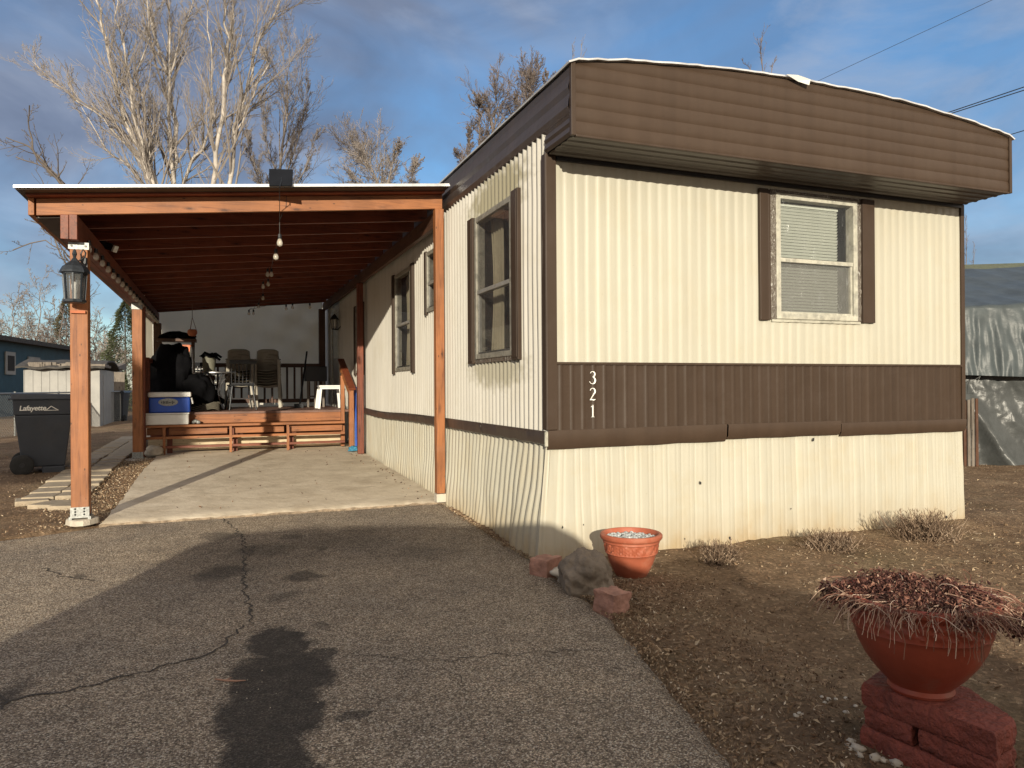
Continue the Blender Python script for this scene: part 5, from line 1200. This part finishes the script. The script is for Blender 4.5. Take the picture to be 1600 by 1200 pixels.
def leafq(mb, c, s, rnd=random):
    u = Vector((rnd.gauss(0, 1), rnd.gauss(0, 1), rnd.gauss(0, 1))).normalized(); w_ = u.cross(Vector((rnd.gauss(0, 1), rnd.gauss(0, 1), rnd.gauss(0, 1)))).normalized(); n_ = u.cross(w_)*s*.3
    c = Vector(c); mb.add([c-u*s, c-w_*s*.45+n_, c+u*s, c+w_*s*.45+n_], [(0, 1, 2), (0, 2, 3)])
cl = []
for k in range(46):
    a = random.random()*6.283; r0 = RR*math.sqrt(random.random())*1.02; cl.append((r0, a, random.uniform(-.006, .034)*(1.1-.5*r0/RR), random.uniform(.014, .034)))
for a, dr_, dz_ in ((va-1.5, .03, .0), (va-1.65, .045, -.03), (va-1.35, .02, .01), (va-1.5, .035, -.05), (va+1.5, .04, -.02), (va+1.3, .045, -.045), (va+1.45, .05, -.075), (va+1.1, .03, -.03), (va-.8, .02, -.012), (va+.5, .02, -.02)): cl.append((RR+dr_, a, dz_, .024))
for (r0, a, dz_, sp_) in cl:
    for q in range(150):
        x_, y_ = BX+r0*math.cos(a)+random.gauss(0, sp_), BY+r0*math.sin(a)+random.gauss(0, sp_); z_ = BZ+.328+dz_+random.gauss(0, sp_*.42)
        rr = math.hypot(x_-BX, y_-BY)
        if rr < RR+.008: z_ = max(z_, BZ+.300)
        leafq(lv, (x_, y_, z_), random.choice((random.uniform(.002, .006), random.uniform(.004, .013))))
for k in range(1500):
    a = random.random()*6.283; r0 = RR*math.sqrt(random.random()); leafq(lv, (BX+r0*math.cos(a), BY+r0*math.sin(a), BZ+.300+random.uniform(-.01, .02)), random.uniform(.003, .009))
st3 = MB()
for k in range(240):
    a = random.random()*6.283; r0 = RR*math.sqrt(random.random()); p = Vector((BX+r0*math.cos(a), BY+r0*math.sin(a), BZ+.325)); d = Vector((random.gauss(0, 1), random.gauss(0, 1), random.uniform(.2, 1.3))).normalized(); pts = [p]; sg = random.uniform(.006, .017)
    for i in range(7): d = (d+Vector((random.gauss(0, .35), random.gauss(0, .35), -.28))).normalized(); pts.append(pts[-1]+d*sg)
    st3.tube(pts, random.uniform(.0006, .0016), 4, False)
    if k % 3 == 0: leafq(st3, pts[-1], .006)
st3.build('broken_twigs', 'dry_stem', dp)
lv.build('dead_leaves', 'dry_leaf', dp, recalc=False)
# dry shrubs along the wall
def shrub(c, r, h, n_, seed, label, mat='bush_dry'):
    random.seed(seed); sh_ = MB()
    for k in range(n_*2): leafq(sh_, (c[0]+random.gauss(0, r*.45), c[1]+random.gauss(0, r*.4), c[2]+abs(random.gauss(0, h*.22))), random.uniform(.005, .012))
    for k in range(n_):
        a = random.random()*6.283; p = Vector((c[0]+random.gauss(0, r*.35), c[1]+random.gauss(0, r*.25), c[2]-.01)); d = Vector((math.cos(a)*.6, math.sin(a)*.6, random.uniform(.3, 1.4))).normalized(); L_ = random.uniform(.4, 1)*h; pts = [p]
        for i in range(4): d = (d+Vector((random.uniform(-.2, .2), random.uniform(-.2, .2), .02))).normalized(); pts.append(pts[-1]+d*L_/4)
        sh_.tube(pts, [.0032, .0028, .0024, .002, .0014], 4, False)
        for i in (2, 3, 4):
            for q in range(2): e = (d+Vector((random.uniform(-1, 1), random.uniform(-1, 1), random.uniform(-.2, .8)))).normalized(); sh_.tube([pts[i], pts[i]+e*random.uniform(.015, .04)], [.002, .0012], 3, False)
    tag(sh_.build('dry_shrub', mat, org=c, recalc=False), label, 'shrub', 'dormant shrubs along the front skirting')
b1_, b2_, b3_ = on(1133, 884, 'z', 0), on(1303, 858, 'z', .01), on(1440, 842, 'z', .01)
shrub((b1_.x, b1_.y+.05, .01), .16, .17, 190, 1, 'small dry shrub nearest the terracotta pot')
shrub((b2_.x, b2_.y+.02, .01), .26, .16, 240, 2, 'low dry shrub in the middle of the front skirting')
shrub((b3_.x, b3_.y-.02, .01), .30, .27, 360, 3, 'tallest dry shrub at the right end of the skirting')
mb = MB(); random.seed(77)
for k in range(1500):
    if k % 2: y = random.uniform(.9, 4.7); x = xr(y)+abs(random.gauss(-.01, .16))
    else: x, y = random.uniform(1.5, 7.5), random.uniform(.8, 4.8)
    if x < xr(y)-.05: continue
    s_ = random.uniform(.003, .012)*(1.6 if random.random() < .08 else 1); blob(mb, (x, y, (ground_z(x, y) if x > xr(y)+.03 else gz(x, y)+.014)+s_*.2), (s_*1.2, s_, s_*.7), k, 7, 5, .4)
tag(mb.build('dirt_clods', 'dirt', recalc=False, smooth='all'), 'crumbled earth clods and grit along the driveway edge and yard', kind='stuff')
# leaf litter and twigs over the dirt
random.seed(21)
def yard_pt():
    while True:
        x = random.uniform(.9, 7.5)if random.random() < .8 else random.uniform(7, 13); y = random.uniform(.6, 4.85) if x < 6.6 else random.uniform(.6, 9)
        if x > xr(y)-.04: return x, y
for nm, mt, cnt, s0, s1, lb in (('leaf_litter', 'litter_mix', 9000, .003, .010, 'tan dead leaf bits scattered over the right yard'), ('dark_litter', 'litter_dark', 12000, .003, .010, 'dark brown leaf mulch over the right yard'), ('pale_litter', 'litter_pale', 1800, .002, .006, 'pale straw flecks over the right yard')):
    mb = MB()
    for k in range(cnt):
        x, y = yard_pt()
        if nm != 'pale_litter' and random.random() < .55:      # gather along the driveway edge and front
            y = random.uniform(.8, 4.6); x = xr(y)+abs(random.gauss(.0, .45))-.03
        if nm == 'dark_litter' and nz(x, y, 3, 1.1) < -.1: continue
        z = max(ground_z(x, y), gz(x, y)+.012 if x < xr(y)+.03 else -1)+.004; s_ = random.uniform(s0, s1); c = Vector((x, y, z+random.random()*.008)); leafq(mb, c, s_)
    tag(mb.build(nm, mt, recalc=False), lb, kind='stuff')
mb = MB()
for k in range(900):
    x, y = yard_pt()
    if random.random() < .6: y = random.uniform(.9, 4.5); x = xr(y)+abs(random.gauss(0, .35))
    leafq(mb, (x, y, ground_z(x, y)+.008), random.uniform(.010, .022))
for k in range(2600):
    y = random.uniform(.8, 7.2); x = xr(y)+random.gauss(.02, .035)*(1 if y < 5 else .5)-(.04 if y > 5 else 0)
    leafq(mb, (x, y, max(ground_z(x, y), gz(x, y)+.014)+.004+random.random()*.006), random.uniform(.003, .010))
tag(mb.build('curled_leaves', 'litter_tan', recalc=False), 'larger curled dead leaves on the right yard by the driveway', kind='stuff')
mb = MB()
for k in range(2600):
    x, y = yard_pt(); 
    if x > 6 and random.random() < .5: y = random.uniform(4, 8); x = random.uniform(6.7, 11)
    a = random.random()*6.28; L_ = random.uniform(.015, .06); z = ground_z(x, y)+.006; c, s_ = math.cos(a), math.sin(a); b_ = random.uniform(-.3, .3)
    mb.tube([(x, y, z), (x+c*L_*.5-s_*b_*L_, y+s_*L_*.5+c*b_*L_, z+random.random()*.014), (x+c*L_, y+s_*L_, z+random.random()*.012)], random.uniform(.0006, .0014), 3, False)
tag(mb.build('straw', 'litter_mix', recalc=False), 'thin straw and grass stems lying on the right yard', kind='stuff')
mb = MB()
for k in range(420):
    x, y = yard_pt()
    if nz(x, y, 6, .9) < -.05: continue
    for q in range(random.randint(5, 16)):
        px_, py_ = x+random.gauss(0, .018), y+random.gauss(0, .018); L_ = random.uniform(.015, .05); a = random.random()*6.28; z = ground_z(px_, py_)
        mb.tube([(px_, py_, z-.004), (px_+math.cos(a)*L_*.35, py_+math.sin(a)*L_*.35, z+L_*.5), (px_+math.cos(a)*L_, py_+math.sin(a)*L_, z+L_*.55)], [.0011, .0009, .0005], 3, False)
tag(mb.build('dead_grass', 'bush_dry', recalc=False), 'sparse dead grass blades over the right yard', kind='stuff')
mb = MB()
for k in range(6500):    # left strip and far ground
    if random.random() < .75: y = random.uniform(7.1, 12.5); x = sx(y)-abs(random.gauss(0, .35)) ; 
    else: y = random.uniform(7.2, 14); x = random.uniform(-4.5, -1.1)
    if y < ymax(x)+.02: continue
    leafq(mb, (x, y, gz(x, y)+.022+random.random()*.01), random.uniform(.004, .013))
tag(mb.build('side_litter', 'litter_mix', recalc=False), 'dead leaves along the left edge of the slab', kind='stuff')
mb = MB()
for k in range(130):    # few leaves on slab
    y = random.uniform(7.6, 13); x = random.uniform(sx(y)+.05, 2.1); x = 2.12-abs(random.gauss(0, .12)) if random.random() < .5 else x
    leafq(mb, (x, y, slz(y)+.008), random.uniform(.008, .02))
for k in range(260):
    y = random.uniform(4.0, 7.4); leafq(mb, (xr(y)-abs(random.gauss(0, .05)), y, gz(xr(y), y)+.022), random.uniform(.005, .013))
tag(mb.build('slab_leaves', 'litter_dark', recalc=False), 'dark dry leaves on the slab and along the skirting foot', kind='stuff')
mb = MB()
for k in range(900):
    y = random.uniform(1.0, 6.9); x = random.uniform(-4, xr(y)); s_ = random.uniform(.0012, .0036); blob(mb, (x, y, gz(x, y)+.016), (s_, s_, s_*.7), k, 5, 3, .3)
tag(mb.build('grit', 'litter_pale', recalc=False), 'loose pale grit on the asphalt', kind='stuff')
# white pebbles near the pedestal
random.seed(31)
for k, (px, py) in enumerate([(1284, 1088), (1295, 1092), (1306, 1091), (1322, 1090), (1289, 1094), (1244, 1120), (1250, 1118), (1322, 1115), (1337, 1103), (1330, 1163), (1325, 1170), (1341, 1177), (1344, 1187), (1329, 1176), (1368, 1190), (1381, 1193), (1400, 1197), (1335, 1168)]):
    c = on(px, py, 'z', .01); s_ = random.uniform(.007, .013) if k not in (11, 14, 16) else .018
    mb = MB(); blob(mb, (0, 0, 0), (s_*1.3, s_, s_*.7), k*3, 12, 8, .3); o = mb.build('pebble', 'white_stone', smooth='all'); o.location = (c.x, c.y, ground_z(c.x, c.y)+s_*.3); o.rotation_euler = (0, 0, random.random()*6); tag(o, 'small white pebble on the dirt near the red blocks', 'pebble', 'white pebbles near the red blocks')
# stick on the driveway
mb = MB(); a_ = [on(x, y, 'z', .022) for x, y in ((336, 1061), (352, 1063), (368, 1064), (384, 1063))]; mb.tube(a_, [.003, .005, .005, .002], 5); mb.tube([a_[1], on(362, 1058, 'z', .03)], [.003, .001], 4)
tag(mb.build('stick', 'dry_stem', org=a_[0]), 'short pale forked stick beside the dark oil stain', 'stick')

# ------------------------------------------------------------------ trees
def grow(mb, p, d, L_, r, lvl, cfg, rnd):
    """one limb and its side shoots"""
    seg = cfg['seg'][lvl]; pts = [p.copy()]; rs = [r]; d = d.copy(); st = L_/seg
    for i in range(seg):
        w_ = cfg['wob'][lvl]; d = (d+Vector((rnd.gauss(0, w_), rnd.gauss(0, w_), rnd.gauss(0, w_)+cfg['up'][lvl]))).normalized(); pts.append(pts[-1]+d*st); rs.append(max(cfg['rmin'], r*(1-.85*(i+1)/seg)))
    mb.tube(pts, rs, [6, 5, 4, 3, 3][min(lvl+1, 4)], False); kids(mb, pts, rs, L_, lvl, cfg, rnd)
def kids(mb, pts, rs, L_, lvl, cfg, rnd, lo=.12):
    if lvl+1 >= len(cfg['n']): return
    n_ = cfg['n'][lvl+1]; n_ = max(1, int(n_*rnd.uniform(.7, 1.3)))
    for k in range(n_):
        t = lo+(1-lo)*(k+rnd.random())/n_; f = t*(len(pts)-1); i = min(int(f), len(pts)-2); f -= i; q = pts[i].lerp(pts[i+1], f); dd = (pts[i+1]-pts[i]).normalized()
        s_ = dd.cross(Vector((rnd.gauss(0, 1), rnd.gauss(0, 1), rnd.gauss(0, 1)))).normalized(); an = rad(rnd.uniform(*cfg['ang'])); nd2 = dd*math.cos(an)+s_*math.sin(an)
        grow(mb, q, nd2, L_*cfg['len'][lvl+1]*rnd.uniform(.5, 1.2)*(1.15-.6*t), max(cfg['rmin'], rs[i]*.55), lvl+1, cfg, rnd)
CW = dict(seg=[1, 6, 5, 4], wob=[0, .10, .13, .16], up=[0, .09, .07, .04], n=[1, 30, 8, 6], len=[1, .25, .45, .55], ang=(16, 40), rmin=.0048)
def tree_px(name, label, cat, stems, D, bark, cfg, seed, r0=.09, group=None, foot=None):
    rnd = random.Random(seed); base = dep(*foot, D) if foot else dep(stems[0][0][0], 606, D); base.z = .0
    t = thing(name, label, cat, base, group); tr = MB(); cr = MB()
    for s_ in stems:
        r = .68*(s_[-1] if not isinstance(s_[-1], tuple) else r0); pp = [q for q in s_ if isinstance(q, tuple)]; dj = rnd.uniform(-1.2, 1.2)
        P_ = []; 
        for i, q in enumerate(pp): P_.append(dep(q[0], q[1], D+dj*i/len(pp)))
        # smooth in-between points with slight wander
        pts = []
        for a, b_ in zip(P_, P_[1:]):
            for i in range(3): q = a.lerp(b_, i/3); pts.append(q+Vector((rnd.gauss(0, .04), rnd.gauss(0, .04), 0)))
        pts.append(P_[-1]); n_ = len(pts); rs = [max(.012, r*(1-.85*i/(n_-1))) for i in range(n_)]
        tr.tube(pts, rs, 7, False); LL_ = sum((a-b_).length for a, b_ in zip(pts, pts[1:])); kids(cr, pts, rs, LL_, 0, cfg, rnd, .05)
    tr.build('trunk', bark, t, smooth='all', recalc=False); cr.build('crown', 'bark_twig' if bark == 'bark_light' else bark, t, recalc=False); return t
tree_px('cottonwood_tree', 'tall pale bare cottonwood left of the solar panel, leftmost clump', 'tree', [
    [(262, 606), (255, 400), (240, 290), (205, 210), (185, 150), (165, 60), (148, -10), (140, -60), .17],
    [(262, 500), (250, 300), (228, 240), (212, 180), (200, 100), (185, 30), (178, -50), .13],
    [(245, 300), (200, 230), (160, 185), (110, 150), (75, 120), (50, 95), .07],
    [(240, 290), (232, 220), (222, 150), (212, 120), (235, 60), (228, -30), .09],
    [(250, 320), (205, 260), (165, 235), (130, 170), (105, 130), .06]], 26, 'bark_light', CW, 1, foot=(262, 606))
tree_px('cottonwood_tree', 'tall pale bare cottonwood with forked middle trunks above carport roof', 'tree', [
    [(285, 606), (272, 290), (275, 230), (264, 120), (258, 105), (238, 50), (225, -10), (215, -60), .16],
    [(275, 300), (264, 170), (266, 80), (263, 0), (262, -60), .10],
    [(278, 320), (300, 250), (318, 230), (330, 190), (334, 100), (325, 20), (322, -60), .09],
    [(264, 120), (285, 60), (300, 0), (310, -50), .05]], 27, 'bark_light', CW, 2, foot=(285, 606))
tree_px('cottonwood_tree', 'tall pale bare cottonwood with curving trunk right of middle', 'tree', [
    [(345, 606), (332, 290), (345, 210), (350, 120), (355, 60), (348, -10), (346, -60), .14],
    [(360, 500), (358, 290), (370, 200), (385, 140), (402, 70), (430, 20), (450, -40), .13],
    [(368, 210), (395, 150), (420, 100), (415, 85), .05], [(352, 150), (365, 60), (362, -40), .07]], 25, 'bark_light', CW, 3, foot=(345, 606))
tree_px('cottonwood_tree', 'slender bare tree rising directly behind the solar panel', 'tree', [
    [(440, 606), (436, 270), (445, 200), (449, 140), (452, 75), .10], [(440, 290), (470, 210), (482, 130), .06], [(436, 290), (415, 220), (408, 150), .05], [(442, 330), (475, 270), (495, 210), .05], [(436, 330), (400, 270), (385, 210), .05]], 30, 'bark_grey', dict(CW, n=[1, 34, 11, 8], ang=(18, 42), len=[1, .24, .45, .55]), 4, foot=(440, 606))
BIG = dict(CW, n=[1, 16, 6, 4])
tree_px('bare_branch_tree', 'dark bare tree leaning in from the left edge of the photo', 'tree', [
    [(126, 606), (124, 480), (116, 380), (100, 292), (75, 262), (45, 230), (10, 215), .09], [(100, 292), (60, 250), (45, 200), (46, 165), .045], [(124, 520), (124, 450), (105, 400), (70, 375), (20, 391), .04], [(124, 450), (80, 370), (60, 350), (48, 345), .03], [(100, 290), (70, 262), (25, 245), .03]], 16, 'bark_dark', dict(CW, n=[1, 10, 4, 3], len=[1, .2, .4, .5], rmin=.004, ang=(25, 60)), 5, foot=(126, 606))
DEN = dict(seg=[1, 6, 5, 4], wob=[0, .12, .16, .2], up=[0, .09, .07, .04], n=[1, 46, 11, 8], len=[1, .19, .45, .55], ang=(20, 45), rmin=.0065)
tree_px('bare_tree', 'round grey brown bare tree above the middle of the carport roof', 'tree', [
    [(600, 606), (598, 320), (585, 270), (568, 248), (560, 240), .10], [(598, 320), (610, 270), (620, 240), (622, 228), .09], [(600, 330), (640, 280), (655, 250), .06], [(598, 330), (560, 290), (545, 270), .05]], 34, 'bark_grey', dict(DEN, len=[1, .25, .42, .5], ang=(22, 52)), 6, foot=(600, 606))
tree_px('bare_tree', 'tall brown bare tree rising behind the sloping roof fascia', 'tree', [
    [(765, 606), (762, 300), (768, 220), (775, 175), (777, 152), .14], [(762, 320), (750, 240), (748, 170), (748, 160), .09], [(758, 330), (735, 280), (722, 250), (715, 240), .07], [(764, 320), (790, 230), (795, 190), .06], [(760, 330), (728, 260), (735, 200), .05]], 32, 'bark_red', DEN, 7, foot=(765, 606))
tree_px('bare_tree', 'narrow brown bare tree just right of the tallest one behind fascia', 'tree', [
    [(835, 606), (830, 260), (830, 170), (830, 135), .11], [(830, 260), (812, 190), (805, 150), .06], [(832, 270), (850, 160), (855, 118), .06]], 33, 'bark_red', DEN, 8, foot=(835, 606))
tree_px('bare_tree', 'thin twin twig tops just showing above the trailer roof corner', 'tree', [
    [(893, 606), (894, 200), (895, 100), (894, 70), .05], [(906, 606), (907, 200), (907, 100), (908, 68), .05]], 33, 'bark_grey', dict(CW, n=[1, 14, 3, 2], len=[1, .05, .4, .5]), 9, foot=(900, 606))
tree_px('bare_tree', 'reddish twig top showing above the arched trailer roof', 'tree', [
    [(1190, 606), (1190, 200), (1189, 100), (1190, 58), .06], [(1190, 200), (1205, 110), (1213, 88), .04], [(1190, 200), (1172, 110), (1160, 92), .04]], 33, 'bark_red', dict(CW, n=[1, 26, 4, 3], len=[1, .07, .4, .5]), 10, foot=(1190, 606))
tree_px('bare_tree', 'faint thin twigs above the tarp shed at right edge', 'tree', [
    [(1510, 606), (1509, 450), (1510, 380), (1508, 340), .05], [(1520, 606), (1520, 450), (1522, 380), .04]], 40, 'bark_red', dict(CW, n=[1, 20, 3, 2], len=[1, .08, .4, .5]), 12, foot=(1514, 606))
# left background thicket and evergreens
TH = dict(seg=[1, 5, 4, 4], wob=[0, .16, .2, .22], up=[0, .06, .04, .02], n=[1, 18, 8, 5], len=[1, .4, .45, .5], ang=(25, 60), rmin=.010)
for i, (px, top, D, mt, lb) in enumerate(((20, 470, 40, 'bark_grey', 'pale bare thicket tree above the blue house roof'), (62, 445, 44, 'bark_grey', 'taller bare thicket tree behind the blue house roof'), (95, 490, 38, 'bark_red', 'brown bare thicket tree left of the near post'), (150, 500, 46, 'bark_grey', 'slender bare tree seen between the two left posts'), (172, 540, 40, 'bark_light', 'low pale bare tree left of the second post'), (-30, 480, 40, 'bark_grey', 'bare thicket tree at the left picture edge'))):
    tree_px('bare_tree', lb, 'tree', [[(px, 606), (px+2, 570), (px-3, 530), (px, top+20), (px+2, top), .09], [(px, 580), (px-16, 540), (px-24, top+35), .05], [(px, 580), (px+16, 540), (px+24, top+30), .05], [(px+2, 590), (px+30, 560), (px+36, top+55), .04]], D, mt, TH, 30+i)
def evergreen(c, h, r, seed, label, mat, n_=9000):
    rnd = random.Random(seed); t = thing('evergreen_tree', label, 'tree', c); mb = MB(); mb.tube([c, Vector(c)+Vector((0, 0, h*.9))], [.08, .02], 8); mb.build('trunk', 'bark_dark', t)
    mb = MB()
    for k in range(n_):
        f = rnd.random()**.8; z = .06*h+f*h*.94; lay = 1-.25*abs(math.sin(z*3.1)); rr = r*(1-f)**.8*lay*(1+.25*nz(f*5, seed)); a = rnd.random()*6.283; q = rr*(.4+.6*math.sqrt(rnd.random()))*(1+.3*nz(math.cos(a)*2, math.sin(a)*2, z*.8+seed))
        p = Vector((c[0]+q*math.cos(a), c[1]+q*math.sin(a), c[2]+z-.12*q)); s_ = rnd.uniform(.06, .16); d = Vector((math.cos(a), math.sin(a), -.3+rnd.gauss(0, .3))).normalized(); w_ = d.cross(Vector((rnd.gauss(0, 1), rnd.gauss(0, 1), rnd.gauss(0, 1)))).normalized()*s_*.22
        mb.add([p-w_, p+d*s_, p+w_], [(0, 1, 2)])
    mb.build('crown', mat, t, recalc=False)
e1 = dep(104, 606, 42); e1.z = 0; evergreen(e1, dep(104, 462, 42).z, 1.9, 1, 'dark brownish evergreen hidden behind the near post', 'evergreen_brown')
e2 = dep(196, 606, 36); e2.z = 0; evergreen(e2, dep(196, 470, 36).z, 2.1, 2, 'dark green evergreen beside the second carport post', 'evergreen')
e3 = dep(186, 606, 34); e3.z = 0; evergreen(e3, dep(184, 575, 34).z, 1.2, 3, 'low dark green evergreen bush under the taller evergreen', 'evergreen', 3000)

# ------------------------------------------------------------------ behind the camera: what casts the shade
sa, ca_ = math.sin(SA), math.cos(SA)
def st(s, t, z): return Vector((s*ca_+t*sa, -s*sa+t*ca_, z))
suv = thing('parked_suv', 'dark grey sport utility vehicle parked across the driveway behind the viewer', 'car', st(0, -2.4, 0))
T0 = -1.5
sil = [(-2.45, .35), (-2.5, .9), (-2.42, 1.3), (-2.3, 1.68), (-2.05, 1.78), (-1.5, 1.83), (-.6, 1.835), (.1, 1.82), (.42, 1.80), (.52, 1.79), (.7, 1.70), (.876, 1.545), (1.0, 1.48), (1.15, 1.44), (1.6, 1.41), (1.95, 1.34), (2.2, 1.24), (2.5, 1.04), (2.6, .8), (2.6, .45), (2.5, .3)]
mb = MB(); W_ = 1.85; rows = [(0, .97, -.06), (.08, 1.0, 0), (.5, 1.0, .02), (W_-.5, 1.0, .02), (W_-.08, 1.0, 0), (W_, .97, -.06)]
for (dt, k, dz) in rows:
    for (s_, z) in sil: mb.v.append(st(s_*k, T0-dt, .3+(z-.3)*(1 if dz >= 0 else .985)))
n_ = len(sil); mb.f = [(j*n_+i, j*n_+(i+1) % n_, (j+1)*n_+(i+1) % n_, (j+1)*n_+i) for j in range(len(rows)-1) for i in range(n_)]+[tuple(range(n_)), tuple(range((len(rows)-1)*n_, len(rows)*n_))[::-1]]; mb.mi = [0]*len(mb.f)
mb.build('body', 'suv_paint', suv, smooth=True)
for a, b_ in ((-2.1, -1.3), (-1.2, -.35), (-.25, .5)):
    for tt in (T0+.004, T0-W_-.004):
        mb = MB(); mb.add([st(a, tt, 1.15), st(b_+(.25 if b_ > 0 else 0), tt, 1.15), st(b_, tt, 1.66), st(a+.06, tt, 1.66)], [(0, 1, 2, 3)]); mb.build('window', 'glass', suv, solid=.006)
for s_ in (-1.6, 1.65):
    for tt in (T0-.12, T0-W_+.12):
        mb = MB(); c = st(s_, tt, .36); ax_ = st(0, 1, 0)-st(0, 0, 0); mb.tube([c-ax_*.13, c+ax_*.13], .36, 28); mb.build('wheel', 'rubber', suv)
# street tree whose crown shades the trash cart and deck corner
tq = st(-7.3, -12, 0); tt_ = thing('street_tree', 'leafy spruce standing across the street behind the viewer', 'tree', tq); rnd = random.Random(5)
mb = MB(); mb.tube([tq, tq+Vector((0, 0, 7.2))], [.18, .05], 8); mb.build('trunk', 'bark_dark', tt_)
mb = MB()
for k in range(14000):
    s_ = rnd.uniform(-9.6, -4.75); z = rnd.uniform(4.9, 6.75); 
    if abs((s_+7.2)/2.42)**5+abs((z-5.82)/.93)**4 > 1+.3*nz(s_*1.5, z*1.5): continue
    p = st(s_, -12+rnd.gauss(0, .5), z); leafq(mb, p, rnd.uniform(.10, .2), rnd)
mb.build('crown', 'evergreen', tt_, recalc=False)
# neighbour home behind, seen only in reflections
nb = thing('neighbour_house', 'low beige neighbour house across the street behind the viewer', 'house', (2, -30, 0))
mb = MB(); mb.box(-4, 12, -34, -29, 0, 2.6); mb.build('wall', 'white_paint', nb); mb = MB(); mb.hexa([(-4.3, -34.3, 2.6), (12.3, -34.3, 2.6), (12.3, -28.7, 2.6), (-4.3, -28.7, 2.6), (-4.3, -31.6, 3.6), (12.3, -31.6, 3.6), (12.3, -31.4, 3.6), (-4.3, -31.4, 3.6)]); mb.build('roof', 'dark_shingle', nb)
for o in list(bpy.data.objects):
    if o.get('label') == 'x': del o['label']
